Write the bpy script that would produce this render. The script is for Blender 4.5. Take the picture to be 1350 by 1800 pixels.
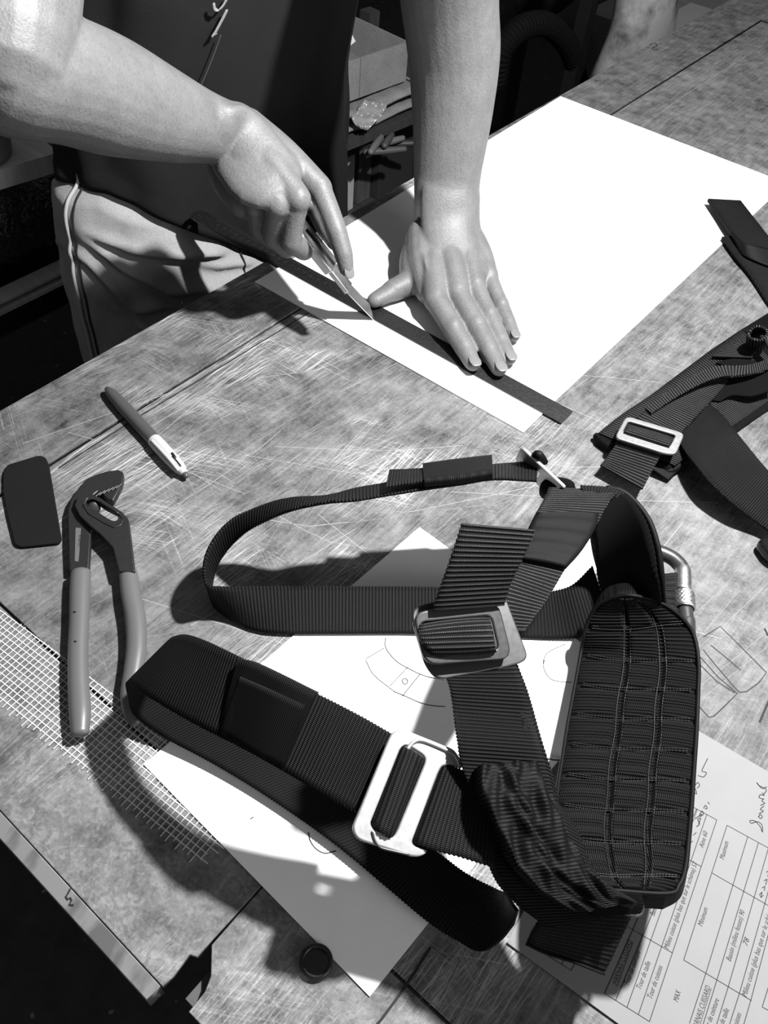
import bpy, bmesh, math, random
import numpy as np
from mathutils import Vector, Matrix
random.seed(7); rng = np.random.default_rng(7)
scn = bpy.context.scene
for o in list(bpy.data.objects): bpy.data.objects.remove(o)
COL = scn.collection

# ------------------------------------------------------------------ camera, world, lights, exposure
T = 0.90                                   # bench top above the floor
FPX, PITCH, ROLL, CAMH = 1492.3, 0.862502, 0.106427, 0.56878
cam = bpy.data.cameras.new('camera'); camo = bpy.data.objects.new('camera', cam); COL.objects.link(camo)
cam.sensor_fit = 'VERTICAL'; cam.sensor_height = 24.0; cam.lens = FPX/1800*24.0; cam.clip_start = 0.02
camo.location = (0, 0, T+CAMH)
camo.matrix_world = Matrix.Translation((0, 0, T+CAMH)) @ Matrix.Rotation(math.pi/2-PITCH, 4, 'X') @ Matrix.Rotation(ROLL, 4, 'Z')
scn.camera = camo
world = bpy.data.worlds.new('world'); scn.world = world; world.use_nodes = True
bg = world.node_tree.nodes['Background']; bg.inputs[0].default_value = (1, 1, 1, 1); bg.inputs[1].default_value = 0.16
lamp = bpy.data.lights.new('bench_lamp', 'POINT'); lamp.energy = 140; lamp.shadow_soft_size = 0.024
lampo = bpy.data.objects.new('bench_lamp', lamp); COL.objects.link(lampo); lampo.location = (0.36, 0.57, T+0.88)
fill = bpy.data.lights.new('added_fill_light', 'AREA'); fill.energy = 22; fill.size = 1.1; fillo = bpy.data.objects.new('added_fill_light', fill); COL.objects.link(fillo)  # unseen soft fill, added to lift the trousers and the shadows
fillo.location = (1.9, -1.0, T+0.85); fillo.rotation_euler = (Vector((-0.1, 0.75, T))-Vector(fillo.location)).to_track_quat('-Z', 'Y').to_euler()
scn.view_settings.view_transform = 'Standard'; scn.view_settings.look = 'None'
scn.view_settings.gamma = 1.0; scn.view_settings.use_curve_mapping = False
scn.view_settings.exposure = 0.0

# ------------------------------------------------------------------ geometry helpers
def ray(px, py):
    x = (px-675)/FPX; y = -(py-900)/FPX
    c, s = math.cos(ROLL), math.sin(ROLL); x, y = c*x-s*y, s*x+c*y
    cp, sp = math.cos(PITCH), math.sin(PITCH)
    return np.array([x, cp+y*sp, -sp+y*cp])
def P(px, py, h=0.0):                      # photo pixel -> point at height h above the bench top
    d = ray(px, py); t = (h-CAMH)/d[2]
    return np.array([0, 0, CAMH+T])+d*t
def D(px, py, dist):                       # photo pixel -> point at a distance from the lens
    r = ray(px, py); return np.array([0, 0, CAMH+T])+r/np.linalg.norm(r)*dist
U = np.array([math.cos(math.radians(55)), math.sin(math.radians(55)), 0]); N = np.array([-U[1], U[0], 0])
E0 = P(465, 460)
def B(u, n, z):                            # bench frame: u along the bench, n towards the worker, z above the top
    return E0+U*u+N*n+np.array([0, 0, z])
def PV(px, py, off):                       # photo pixel -> point on an upright plane parallel to the bench edge
    d = ray(px, py); c0 = np.array([0, 0, CAMH+T]); t = ((E0-c0)@N+off)/(d@N); return c0+d*t

def link(o, parent=None):
    COL.objects.link(o)
    if parent is not None:
        o.parent = parent; o.matrix_parent_inverse = parent_inv(parent)
    return o
def parent_inv(p):
    m = Matrix.Translation(p.location) if p.type == 'EMPTY' else Matrix.Identity(4)
    q = p
    return m.inverted() if p.type == 'EMPTY' else Matrix.Identity(4)
def tag(o, label, cat, group=None):
    o['label'] = label; o['category'] = cat
    if group: o['group'] = group
    return o
def thing(name, loc, label, cat, group=None):
    o = bpy.data.objects.new(name, None); COL.objects.link(o); o.location = Vector(loc); o.empty_display_size = 0.02
    return tag(o, label, cat, group)
def mesh_obj(name, verts, faces, mat, parent=None, uvs=None, smooth=True):
    me = bpy.data.meshes.new(name); me.from_pydata([tuple(map(float, v)) for v in verts], [], faces); me.update()
    if uvs is not None:
        uvl = me.uv_layers.new(name='UVMap'); li = np.empty(len(me.loops), dtype=np.int32)
        me.loops.foreach_get('vertex_index', li)
        uvl.data.foreach_set('uv', np.asarray(uvs, dtype=np.float32)[li].ravel())
    if smooth: me.polygons.foreach_set('use_smooth', [True]*len(me.polygons))
    if mat: me.materials.append(mat)
    return link(bpy.data.objects.new(name, me), parent)
def catmull(pts, n, closed=False):
    pts = np.asarray(pts, float); k = len(pts)
    if k == 2: return pts[0]+(pts[1]-pts[0])*np.linspace(0, 1, n)[:, None]
    if closed: ext = np.vstack([pts[-1], pts, pts[0], pts[1]]); segs = k
    else: ext = np.vstack([2*pts[0]-pts[1], pts, 2*pts[-1]-pts[-2]]); segs = k-1
    t = np.linspace(0, segs, n, endpoint=not closed); i = np.minimum(t.astype(int), segs-1); f = (t-i)[:, None]
    p0, p1, p2, p3 = ext[i], ext[i+1], ext[i+2], ext[i+3]
    return 0.5*(2*p1+(p2-p0)*f+(2*p0-5*p1+4*p2-p3)*f**2+(3*p1-p0-3*p2+p3)*f**3)
def norm(a): return a/np.maximum(np.linalg.norm(a, axis=-1, keepdims=True), 1e-12)

PITCHES = {'black_webbing': (.0022, .00022), 'loop_webbing': (.0026, .00026), 'glint_black_webbing': (.003, .00035)}
def ribbon(name, rows, mat, parent=None, thick=0.0022, pitch=None, amp=None, across=10, disp=None, bulge=0.0, step=None, scal=0.00035, flip=False, world=False):
    """strap through rows of (ax,ay,ah, bx,by,bh): both edges given; ribs across it are real relief"""
    dp = PITCHES.get(mat.name, (.003, .0003)); pitch = pitch or dp[0]; amp = dp[1] if amp is None else amp
    if world: A = np.array([r[0] for r in rows]); Bq = np.array([r[1] for r in rows])
    else:
        A = np.array([P(r[0], r[1], r[2]) for r in rows]); Bq = np.array([P(r[3], r[4], r[5]) for r in rows])
    A2 = catmull(A, 400); B2 = catmull(Bq, 400); C2 = (A2+B2)/2
    s = np.concatenate([[0], np.cumsum(np.linalg.norm(np.diff(C2, axis=0), axis=1))]); L = s[-1]
    stp = step or pitch/4.0; n = max(6, int(L/stp)+1); q = np.linspace(0, L, n)
    A3 = np.stack([np.interp(q, s, A2[:, k]) for k in range(3)], 1); B3 = np.stack([np.interp(q, s, B2[:, k]) for k in range(3)], 1)
    W = norm(B3-A3); width = np.linalg.norm(B3-A3, axis=1)
    tan = norm(np.gradient((A3+B3)/2, axis=0)); nor = norm(np.cross(tan, W))
    if flip: nor = -nor
    v = np.linspace(0, 1, across+1)
    top = A3[:, None, :]+(B3-A3)[:, None, :]*v[None, :, None]
    rib = np.sin(2*np.pi*q/pitch)
    sc = scal*rib
    edge = (np.where(v == 0, -1, 0)+np.where(v == 1, 1, 0))
    top = top+W[:, None, :]*(edge[None, :, None]*sc[:, None, None])
    prof = 1-np.abs(2*v-1)**8
    d = amp*rib[:, None]*prof[None, :]+bulge*(1-(2*v-1)**2)[None, :]
    if disp is not None:
        QQ, VV = np.meshgrid(q, v, indexing='ij'); d = d+disp(QQ, VV, L)
    topv = top+nor[:, None, :]*d[:, :, None]; bot = top-nor[:, None, :]*thick
    m = across+1; verts = np.concatenate([topv.reshape(-1, 3), bot.reshape(-1, 3)]); o0 = n*m
    i, j = np.meshgrid(np.arange(n-1), np.arange(across), indexing='ij'); a = (i*m+j).ravel()
    f1 = np.stack([a, a+m, a+m+1, a+1], 1); f2 = np.stack([a+o0, a+1+o0, a+m+1+o0, a+m+o0], 1)
    ii = np.arange(n-1)*m; s1 = np.stack([ii, ii+o0, ii+m+o0, ii+m], 1); jj = ii+across; s2 = np.stack([jj, jj+m, jj+m+o0, jj+o0], 1)
    e = np.arange(across); c1 = np.stack([e, e+1, e+1+o0, e+o0], 1); k = (n-1)*m+e; c2 = np.stack([k, k+o0, k+1+o0, k+1], 1)
    faces = np.concatenate([f1, f2, s1, s2, c1, c2])
    uu, vv = np.meshgrid(q, v, indexing='ij'); uv = np.stack([uu, vv*width[:, None]], -1).reshape(-1, 2); uv = np.concatenate([uv, uv])
    return mesh_obj(name, verts, faces.tolist(), mat, parent, uv)

def tube_data(pts, radii, seg=12, ratio=1.0, wide=None, n=None, cap=True, caplen=1.0):
    """closed tube through pts; ratio flattens it across 'wide' direction"""
    pts = np.asarray(pts, float); n = n or max(4, 8*(len(pts)-1)+1)
    R = np.asarray(radii, float) if np.ndim(radii) else np.full(len(pts), float(radii))
    C = catmull(pts, n); r = np.maximum(catmull(R[:, None], n)[:, 0], 1e-5)
    rt = catmull(np.asarray(ratio, float)[:, None], n)[:, 0] if np.ndim(ratio) else np.full(n, float(ratio))
    tan = norm(np.gradient(C, axis=0))
    if wide is None:
        wv = np.array([0, 0, 1.0]) if abs(tan[0][2]) < .9 else np.array([1.0, 0, 0]); wv = np.cross(tan[0], wv)
    else: wv = np.asarray(wide, float)
    Ws = []
    for t in tan:
        wv2 = wv-t*(wv@t)
        if np.linalg.norm(wv2) < 1e-6: wv2 = Ws[-1] if Ws else np.array([1.0, 0, 0])
        wv2 = wv2/np.linalg.norm(wv2); Ws.append(wv2)
        if wide is None: wv = wv2
    Ws = np.array(Ws); Hs = np.cross(tan, Ws)
    rings = []
    if cap:
        for a in (75, 50, 25):
            a = math.radians(a); rings.append((C[0]-tan[0]*r[0]*math.sin(a)*caplen, Ws[0], Hs[0], r[0]*math.cos(a), rt[0]))
    for k in range(n): rings.append((C[k], Ws[k], Hs[k], r[k], rt[k]))
    if cap:
        for a in (25, 50, 75):
            a = math.radians(a); rings.append((C[-1]+tan[-1]*r[-1]*math.sin(a)*caplen, Ws[-1], Hs[-1], r[-1]*math.cos(a), rt[-1]))
    th = np.linspace(0, 2*np.pi, seg, endpoint=False); V = []
    for c, w, h, rr, q in rings: V.append(c+np.outer(np.cos(th), w)*rr+np.outer(np.sin(th), h)*rr*q)
    k = len(rings); V = np.concatenate(V+[[rings[0][0]], [rings[-1][0]]]); F = []
    for i in range(k-1):
        for j in range(seg): F.append((i*seg+j, i*seg+(j+1) % seg, (i+1)*seg+(j+1) % seg, (i+1)*seg+j))
    a, b = k*seg, k*seg+1
    for j in range(seg): F.append((a, (j+1) % seg, j)); F.append((b, (k-1)*seg+j, (k-1)*seg+(j+1) % seg))
    return V, F
class MB:
    def __init__(s): s.v = []; s.f = []; s.n = 0
    def add(s, V, F):
        s.v.append(np.asarray(V, float)); s.f += [tuple(x+s.n for x in f) for f in F]; s.n += len(V); return s
    def tube(s, pts, radii, **k): return s.add(*tube_data(pts, radii, **k))
    def box(s, o, x, y, z):                # corner o with three edge vectors
        o, x, y, z = [np.asarray(q, float) for q in (o, x, y, z)]
        V = [o, o+x, o+x+y, o+y, o+z, o+x+z, o+x+y+z, o+y+z]
        return s.add(V, [(0, 3, 2, 1), (4, 5, 6, 7), (0, 1, 5, 4), (1, 2, 6, 5), (2, 3, 7, 6), (3, 0, 4, 7)])
    def build(s, name, mat, parent=None, smooth=True): return mesh_obj(name, np.concatenate(s.v), s.f, mat, parent, smooth=smooth)
def bevel(o, w, seg=2):
    m = o.modifiers.new('bevel', 'BEVEL'); m.width = w; m.segments = seg; m.limit_method = 'ANGLE'; return o
def bake(o):                               # replace a modifier stack / curve by its mesh
    bpy.context.view_layer.update(); dg = bpy.context.evaluated_depsgraph_get()
    me = bpy.data.meshes.new_from_object(o.evaluated_get(dg)); return me

def rounded(poly, r, seg=5):
    poly = [np.asarray(p, float) for p in poly]; out = []; k = len(poly); rr = r if np.ndim(r) else [r]*k
    for i in range(k):
        p, a, b = poly[i], poly[i-1], poly[(i+1) % k]; da, db = a-p, b-p; la, lb = np.linalg.norm(da), np.linalg.norm(db)
        da, db = da/la, db/lb; t = min(rr[i], .48*la, .48*lb)
        for q in np.linspace(0, 1, seg): out.append((1-q)**2*(p+da*t)+2*q*(1-q)*p+q*q*(p+db*t))
    return out
class Plane:
    """a real plane in space through three photo points of given height"""
    def __init__(s, a, b, c):
        A, Bp, C = P(*a), P(*b), P(*c); s.o = A; s.x = norm(Bp-A); nn = norm(np.cross(s.x, C-A)); nn = nn if nn[2] > 0 else -nn; s.n = nn; s.y = np.cross(nn, s.x)
    def pt(s, px, py, lift=0.0):
        d = ray(px, py); c0 = np.array([0, 0, CAMH+T]); t = ((s.o+s.n*lift-c0)@s.n)/(d@s.n); return c0+d*t
    def loc(s, px, py, lift=0.0):
        p = s.pt(px, py, lift)-s.o; return np.array([p@s.x, p@s.y])
    def mat(s, lift=0.0):
        m = Matrix.Identity(4); o = s.o+s.n*lift
        for i in range(3): m[i][0], m[i][1], m[i][2], m[i][3] = s.x[i], s.y[i], s.n[i], o[i]
        return m
def plate(name, outlines, thick, mat, parent=None, matrix=None, bev=0.0, bseg=2):
    """flat sheet cut to outlines (first the rim, then holes), bottom at local z=0"""
    cu = bpy.data.curves.new(name, 'CURVE'); cu.dimensions = '2D'; cu.fill_mode = 'BOTH'
    cu.extrude = max(thick/2-bev, 1e-6); cu.bevel_depth = bev; cu.bevel_resolution = bseg
    if bev: cu.offset = -bev
    for ol in outlines:
        sp = cu.splines.new('POLY'); sp.points.add(len(ol)-1)
        for i, p in enumerate(ol): sp.points[i].co = (p[0], p[1], 0, 1)
        sp.use_cyclic_u = True
    o = bpy.data.objects.new(name, cu); COL.objects.link(o); me = bake(o); bpy.data.objects.remove(o); bpy.data.curves.remove(cu)
    me.name = name; M = (matrix or Matrix.Identity(4)) @ Matrix.Translation((0, 0, thick/2)); me.transform(M)
    me.materials.clear(); me.materials.append(mat)
    return link(bpy.data.objects.new(name, me), parent)
def wpoly(px, h=0.0): return [P(x, y, h)[:2] for x, y in px]
def at_h(h): return Matrix.Translation((0, 0, T+h))
def text_mesh(body, size, shear=0.0):
    cu = bpy.data.curves.new('lettering', 'FONT'); cu.body = body; cu.size = size; cu.shear = shear; cu.resolution_u = 2
    o = bpy.data.objects.new('lettering', cu); COL.objects.link(o); me = bake(o); bpy.data.objects.remove(o); bpy.data.curves.remove(cu); return me
def join_meshes(name, items, mat, parent=None):
    bm = bmesh.new()
    for me, M in items:
        me.transform(M); bm.from_mesh(me); bpy.data.meshes.remove(me)
    me = bpy.data.meshes.new(name); bm.to_mesh(me); bm.free(); me.materials.clear(); me.materials.append(mat)
    for p in me.polygons: p.material_index = 0
    return link(bpy.data.objects.new(name, me), parent)
def strokes(name, lines, width, z, mat, parent=None):
    """flat ink lines lying at height z; each line a list of xyz points"""
    V, F = [], []
    for ln in lines:
        p = np.asarray(ln, float)[:, :2]; t = norm(np.gradient(p, axis=0)); nn = np.stack([-t[:, 1], t[:, 0]], 1)*width/2; b = len(V)
        for k in range(len(p)): V += [(*(p[k]+nn[k]), T+z), (*(p[k]-nn[k]), T+z)]
        for k in range(len(p)-1): F.append((b+2*k, b+2*k+1, b+2*k+3, b+2*k+2))
    return mesh_obj(name, V, F, mat, parent, smooth=False)

# ------------------------------------------------------------------ materials (all grey: the photograph is black and white)
def marks(name, lines, width, z, m, parent):
    for ln in lines: strokes(name, [ln], width, z, m, parent)
def mat(name, v, rough=0.6, metal=0.0, spec=0.5):
    m = bpy.data.materials.new(name); m.use_nodes = True; b = m.node_tree.nodes['Principled BSDF']
    b.inputs['Base Color'].default_value = (v, v, v, 1); b.inputs['Roughness'].default_value = rough
    b.inputs['Metallic'].default_value = metal; b.inputs['Specular IOR Level'].default_value = spec; return m
class G:
    def __init__(s, m): s.m = m; s.t = m.node_tree; s.b = s.t.nodes['Principled BSDF']
    def n(s, typ, **k):
        nd = s.t.nodes.new(typ)
        for a, v in k.items():
            if a.startswith('i_'):
                key = a[2:]; key = int(key) if key.isdigit() else key.replace('_', ' '); nd.inputs[key].default_value = v
            else: setattr(nd, a, v)
        return nd
    def l(s, a, b): s.t.links.new(a, b)
    def coord(s, out='Object', scale=(1, 1, 1), rot=0.0):
        c = s.n('ShaderNodeTexCoord'); m = s.n('ShaderNodeMapping'); m.inputs['Scale'].default_value = scale; m.inputs['Rotation'].default_value = (0, 0, rot)
        if rot and scale != (1, 1, 1):                       # rotate first, then stretch
            m.inputs['Scale'].default_value = (1, 1, 1); s.l(c.outputs[out], m.inputs[0]); m2 = s.n('ShaderNodeMapping'); m2.inputs['Scale'].default_value = scale; s.l(m.outputs[0], m2.inputs[0]); return m2.outputs[0]
        s.l(c.outputs[out], m.inputs[0]); return m.outputs[0]
    def noise(s, co, scale, detail=4, rough=0.5):
        x = s.n('ShaderNodeTexNoise', i_Scale=scale, i_Detail=detail, i_Roughness=rough); s.l(co, x.inputs['Vector']); return x.outputs['Fac']
    def ramp(s, f, *stops):
        r = s.n('ShaderNodeValToRGB'); e = r.color_ramp.elements
        while len(e) < len(stops): e.new(0.5)
        for q, (p, v) in zip(e, stops): q.position = p; q.color = (v, v, v, 1)
        s.l(f, r.inputs[0]); return r.outputs[0]
    def math(s, op, a, b=None, c=None):
        m = s.n('ShaderNodeMath', operation=op)
        for k, x in enumerate((a, b, c)):
            if x is None: continue
            if isinstance(x, (int, float)): m.inputs[k].default_value = x
            else: s.l(x, m.inputs[k])
        return m.outputs[0]
    def color(s, f): s.l(f, s.b.inputs['Base Color'])
    def bump(s, f, strength=0.3, dist=0.001):
        bp = s.n('ShaderNodeBump', i_Strength=strength, i_Distance=dist); s.l(f, bp.inputs['Height']); s.l(bp.outputs[0], s.b.inputs['Normal'])

def bench_mat(name, base, fleck):
    m = mat(name, base, 0.55, spec=0.25); g = G(m); co = g.coord('Object')
    big = g.noise(co, 9, 6, 0.65); mid = g.noise(co, 48, 5, 0.65); fine = g.noise(co, 380, 3, 0.6)
    grain = g.noise(g.coord('Object', (26, 260, 1), math.radians(-55)), 1.0, 4, 0.6)
    f = g.math('ADD', g.math('MULTIPLY', big, 1.5), g.math('MULTIPLY', mid, 2.2)); f = g.math('ADD', f, g.math('MULTIPLY', fine, 0.9)); f = g.math('ADD', f, g.math('MULTIPLY', grain, 1.3 if not fleck else 0.2))
    f = g.math('MAXIMUM', g.math('SUBTRACT', f, 2.02 if not fleck else 1.45), 0.14)
    col = g.math('MULTIPLY', f, base)
    sx_ = g.n('ShaderNodeSeparateXYZ'); g.l(co, sx_.inputs[0]); wear = g.ramp(sx_.outputs[0], (0.02, 1.0), (0.24, 0.22))
    for ang, amt, dens, sx in ((-55, 1.3, 0.60, 5), (-48, 1.0, 0.61, 6), (-63, 1.1, 0.61, 5), (-38, 0.9, 0.62, 7), (30, 0.8, 0.63, 6), (5, 0.8, 0.63, 6), (60, 0.6, 0.64, 8)):
        st = g.noise(g.coord('Object', (sx, 760, 1), math.radians(ang)), 1.0, 1, 0.5); mask = g.noise(g.coord('Object', (3+ang*.01, 3, 1)), 4.0, 3)
        st = g.ramp(st, (dens-.01, 0.0), (dens+0.012, 1.0)); st = g.math('MULTIPLY', st, wear); mask = g.ramp(mask, (0.45, 0.0), (0.60, 1.0))
        col = g.math('ADD', col, g.math('MULTIPLY', g.math('MULTIPLY', st, mask), amt*base*1.15*(1-fleck*0.75)))
    if fleck:
        v = g.n('ShaderNodeTexVoronoi', i_Scale=260.0); wn = g.n('ShaderNodeTexNoise', i_Scale=60.0); g.l(co, wn.inputs['Vector']); wa = g.n('ShaderNodeMixRGB'); wa.inputs[0].default_value = 0.03; g.l(co, wa.inputs[1]); g.l(wn.outputs['Color'], wa.inputs[2]); g.l(wa.outputs[0], v.inputs['Vector'])
        fl = g.n('ShaderNodeSeparateColor'); g.l(v.outputs['Color'], fl.inputs[0]); col = g.math('MULTIPLY', col, g.math('MULTIPLY_ADD', fl.outputs[0], 0.38, 0.78))
    g.color(col); g.bump(mid, 0.2, 0.0006); return m
M_BENCH = bench_mat('worn_fibreboard', 0.100, 0.0)
M_BENCH_FAR = bench_mat('worn_fibreboard_strip', 0.088, 0.0)
M_BENCH_NEAR = bench_mat('flecked_chipboard', 0.125, 1.0)
def wood_mat(name, v):
    m = mat(name, v, 0.6); g = G(m); f = g.noise(g.coord('Object', (3, 60, 8), math.radians(35)), 1.0, 4, 0.6)
    g.color(g.math('MULTIPLY', g.math('MULTIPLY_ADD', f, 0.9, 0.55), v)); return m
M_LEDGE = wood_mat('pale_softwood', 0.085); M_EDGE = mat('veneer_edge', .1, .5); _g = G(M_EDGE); _g.color(_g.ramp(_g.noise(_g.coord('Object', (55, 22, 1), math.radians(20)), 1.0, 3), (.36, .055), (.50, .125))); M_WOOD = wood_mat('bench_timber', 0.05)
M_PALE = wood_mat('pale_board', 0.5)
def webbing_mat(name, dark, light, rows=0.003, stitch=0.0011, coarse=1.0):
    m = mat(name, dark, 0.6, spec=0.14); g = G(m); tc = g.n('ShaderNodeTexCoord'); sp = g.n('ShaderNodeSeparateXYZ'); g.l(tc.outputs['UV'], sp.inputs[0])
    uu, vv = sp.outputs[0], sp.outputs[1]
    row = g.math('SINE', g.math('MULTIPLY', uu, 2*math.pi/rows)); ph = g.math('MULTIPLY', g.math('FLOOR', g.math('DIVIDE', uu, rows)), 1.7)
    st = g.math('SINE', g.math('ADD', g.math('MULTIPLY', vv, 2*math.pi/stitch), ph))
    nz = g.noise(g.coord('UV'), 900, 2); lo = g.noise(g.coord('UV'), 60, 3)
    k = g.math('MULTIPLY', g.ramp(row, (0.35, 0.0), (0.9, 1.0)), g.math('MULTIPLY_ADD', st, 0.45, 0.55)); k = g.math('MULTIPLY', k, g.math('MULTIPLY_ADD', nz, 1.1, 0.25))
    k = g.math('MULTIPLY', k, g.math('MULTIPLY_ADD', lo, 1.0, 0.5))
    g.color(g.math('MULTIPLY_ADD', k, light-dark, dark)); g.bump(g.math('ADD', g.math('MULTIPLY', row, 0.5), g.math('MULTIPLY', st, 0.5)), 0.55*coarse, 0.0006); return m  # light tone on the rib crests paints glints into the weave colour
M_WEB = webbing_mat('black_webbing', 0.0008, 0.022, rows=0.0022, stitch=0.0010)
M_WEBL = webbing_mat('loop_webbing', 0.0009, 0.018, rows=0.0026, stitch=0.0009)
M_WEB2 = webbing_mat('glint_black_webbing', 0.0012, 0.085, rows=0.0030)  # black webbing, ribs lightened most in colour for stronger glints
M_ELASTIC = webbing_mat('elastic_keeper', 0.0010, 0.0026, rows=0.0012, stitch=0.0006, coarse=0.4)
M_PADWEB = webbing_mat('pad_cover', 0.0007, 0.0034, rows=0.0026, stitch=0.0012)
M_FELT = mat('black_felt', 0.0015, 0.95, spec=0.1)
def steel(name, v, rough, metal=1.0):
    m = mat(name, v, rough, metal); g = G(m); f = g.noise(g.coord('Object'), 300, 3)
    g.l(g.math('MULTIPLY_ADD', f, 0.2, rough-0.1), g.b.inputs['Roughness']); return m
M_STEEL = steel('buckle_steel', 0.05, 0.38, 0.55); M_BRIGHT = steel('bright_buckle', 0.42, 0.42, 0.7); M_RULER = steel('ruler_steel', 0.09, 0.42)
M_DARKSTEEL = steel('phosphated_steel', 0.024, 0.38, 0.5); M_KNIFE = steel('cutter_metal', 0.6, 0.35)
M_INK = mat('black_ink', 0.004, 0.8); M_INKGREY = mat('pencil_grey', 0.010, 0.8); M_PRINT = mat('printed_toner', 0.008, 0.8)
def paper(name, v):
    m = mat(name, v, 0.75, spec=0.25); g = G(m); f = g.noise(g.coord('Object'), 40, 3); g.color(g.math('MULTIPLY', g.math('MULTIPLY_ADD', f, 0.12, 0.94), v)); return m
M_CARD = paper('white_card', 0.62); M_PAPER = paper('white_paper', 0.80); M_FORM = paper('dimmed_form_paper', 0.18)  # form: white paper darkened in its colour to imitate the lamp's falloff
def skin_mat():
    m = mat('skin', 0.17, 0.5, spec=0.35); g = G(m); co = g.coord('Object')
    a = g.noise(co, 45, 4, 0.6); b = g.noise(co, 420, 3, 0.6); h = g.noise(g.coord('Object', (900, 900, 160)), 1.0, 2)
    f = g.math('MULTIPLY_ADD', a, 0.55, 0.62); f = g.math('MULTIPLY', f, g.math('MULTIPLY_ADD', b, 0.35, 0.86)); f = g.math('MULTIPLY', f, g.ramp(h, (0.30, 0.72), (0.42, 1.0)))
    g.color(g.math('MULTIPLY', f, 0.120)); g.bump(g.math('ADD', b, g.math('MULTIPLY', a, 0.6)), 0.35, 0.0012)
    g.b.inputs['Subsurface Weight'].default_value = 0.0; return m
M_SKIN = skin_mat(); M_NAIL = mat('fingernail', 0.12, 0.5)
def cloth(name, v, sc=700, bs=0.3):
    m = mat(name, v, 0.9, spec=0.1); g = G(m); f = g.noise(g.coord('Object'), sc, 3); l = g.noise(g.coord('Object'), 18, 4)
    g.color(g.math('MULTIPLY', g.math('MULTIPLY', g.math('MULTIPLY_ADD', f, 0.6, 0.7), g.math('MULTIPLY_ADD', l, 0.5, 0.75)), v)); g.bump(f, bs, 0.0006); return m
M_SHIRT = cloth('charcoal_tshirt', 0.010); M_TROUSERS = cloth('light_trousers', 0.23, 500, 0.2); M_PIPING = mat('piping', 0.30, 0.8)
M_HAIR = mat('dark_hair', 0.01, 0.6)
M_GRIP = mat('grip_plastic', 0.085, 0.35); M_PENGREY = mat('pen_barrel', 0.05, 0.3); M_PENWHITE = mat('pen_white', 0.35, 0.3)
M_BLACK = mat('black_plastic', 0.003, 0.5); M_BLACKG = mat('black_gloss', 0.006, 0.18); M_MESH = mat('glass_fibre', 0.42, 0.6)
M_RUBBER = cloth('scraper_rubber', 0.006, 900, 0.15)
M_CARDBOARD = cloth('cardboard', 0.26, 200, 0.1); M_DARKWALL = mat('dark_wall', 0.012, 0.9)
def floor_mat():
    m = mat('dark_floor', 0.01, 0.7); g = G(m); f = g.noise(g.coord('Object'), 30, 5, 0.65); s = g.noise(g.coord('Object'), 45, 1)
    g.color(g.math('ADD', g.ramp(f, (0.35, 0.002), (0.7, 0.012)), g.ramp(s, (0.74, 0.0), (0.77, 0.08)))); return m
M_FLOOR = floor_mat()
def film_mat():
    m = mat('crinkled_film', 0.012, 0.22, spec=1.0); g = G(m); f = g.noise(g.coord('Object', (1, 1, 1)), 60, 4, 0.6); g.bump(f, 1.0, 0.012); return m
M_FILM = film_mat()
def sack_mat():
    m = mat('stained_cloth', 0.2, 0.9); g = G(m); f = g.noise(g.coord('Object'), 7, 5, 0.6); g.color(g.ramp(f, (0.40, 0.012), (0.56, 0.22))); return m
M_SACK = sack_mat()

# ------------------------------------------------------------------ setting
def structure(name, V, F, m):
    o = mesh_obj(name, V, F, m, smooth=False); o['kind'] = 'structure'; return o
fl = MB().box(B(-4, -4, -0.9-0.05), U*9, N*8, (0, 0, 0.05)); o = fl.build('floor', M_FLOOR, smooth=False); o['kind'] = 'structure'
wb = MB().box(B(-4, 2.4, -0.9), U*9, N*0.1, (0, 0, 2.2)); o = wb.build('wall_back', M_DARKWALL, smooth=False); o['kind'] = 'structure'
wr = MB().box(B(4.9, -4, -0.9), U*0.1, N*6.4, (0, 0, 2.2)); o = wr.build('wall_right', M_DARKWALL, smooth=False); o['kind'] = 'structure'

# ------------------------------------------------------------------ workbench
bench = thing('workbench', B(0.4, -0.6, -0.9), 'long scratched grey workbench top carrying the sheets, tools and harnesses', 'workbench')
def bq(u0, u1, n0, n1): return [B(u0, n0, 0)[:2], B(u1, n0, 0)[:2], B(u1, n1, 0)[:2], B(u0, n1, 0)[:2]]
HB = 0.004
def board(poly, m): return plate('bench_board', [poly], HB, m, bench, at_h(-HB), 0.0006, 1)
board(bq(-0.57, 1.236, -0.0880, 0.0), M_BENCH_FAR)
board(bq(-0.4745, 1.226, -1.25, -0.0915), M_BENCH)
def bf(*q): return [B(x, y, 0)[:2] for x, y in q]
board(bf((-.57, -.0915), (-.57, -.483), (-.562, -.4835), (-.548, -.482), (-.546, -.4865), (-.4765, -.4865), (-.4765, -.0915)), M_BENCH_NEAR)
board(bf((-.536, -.4878), (-.548, -.500), (-.556, -.5035), (-.569, -.504), (-.5685, -1.25), (-.4765, -1.25), (-.4765, -.4872)), M_BENCH_NEAR)
board(bq(1.24, 2.4, -1.25, 0.0), M_BENCH_FAR)
plate('bench_ledge', [bf((-.5815, 0), (-.5805, -.481), (-.5706, -.4815), (-.5706, 0))], 0.018, M_EDGE, bench, at_h(-0.0185), 0.0004, 1)
mb = MB().box(B(-0.5, -1.25, -HB-0.031), U*2.9, N*1.25, (0, 0, 0.03)); mb.build('bench_core', M_WOOD, bench, False)
mb = MB().box(B(-0.565, -1.25, -HB-0.04), U*0.07, N*0.755, (0, 0, 0.032)); mb.build('end_rail', M_WOOD, bench, False)
for uu in (-0.45, 2.25):
    for nn in (-1.2, -0.16):
        MB().box(B(uu, nn, -0.9), U*0.09, N*0.09, (0, 0, 0.9-HB-0.031)).build('leg', M_WOOD, bench, False)
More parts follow.
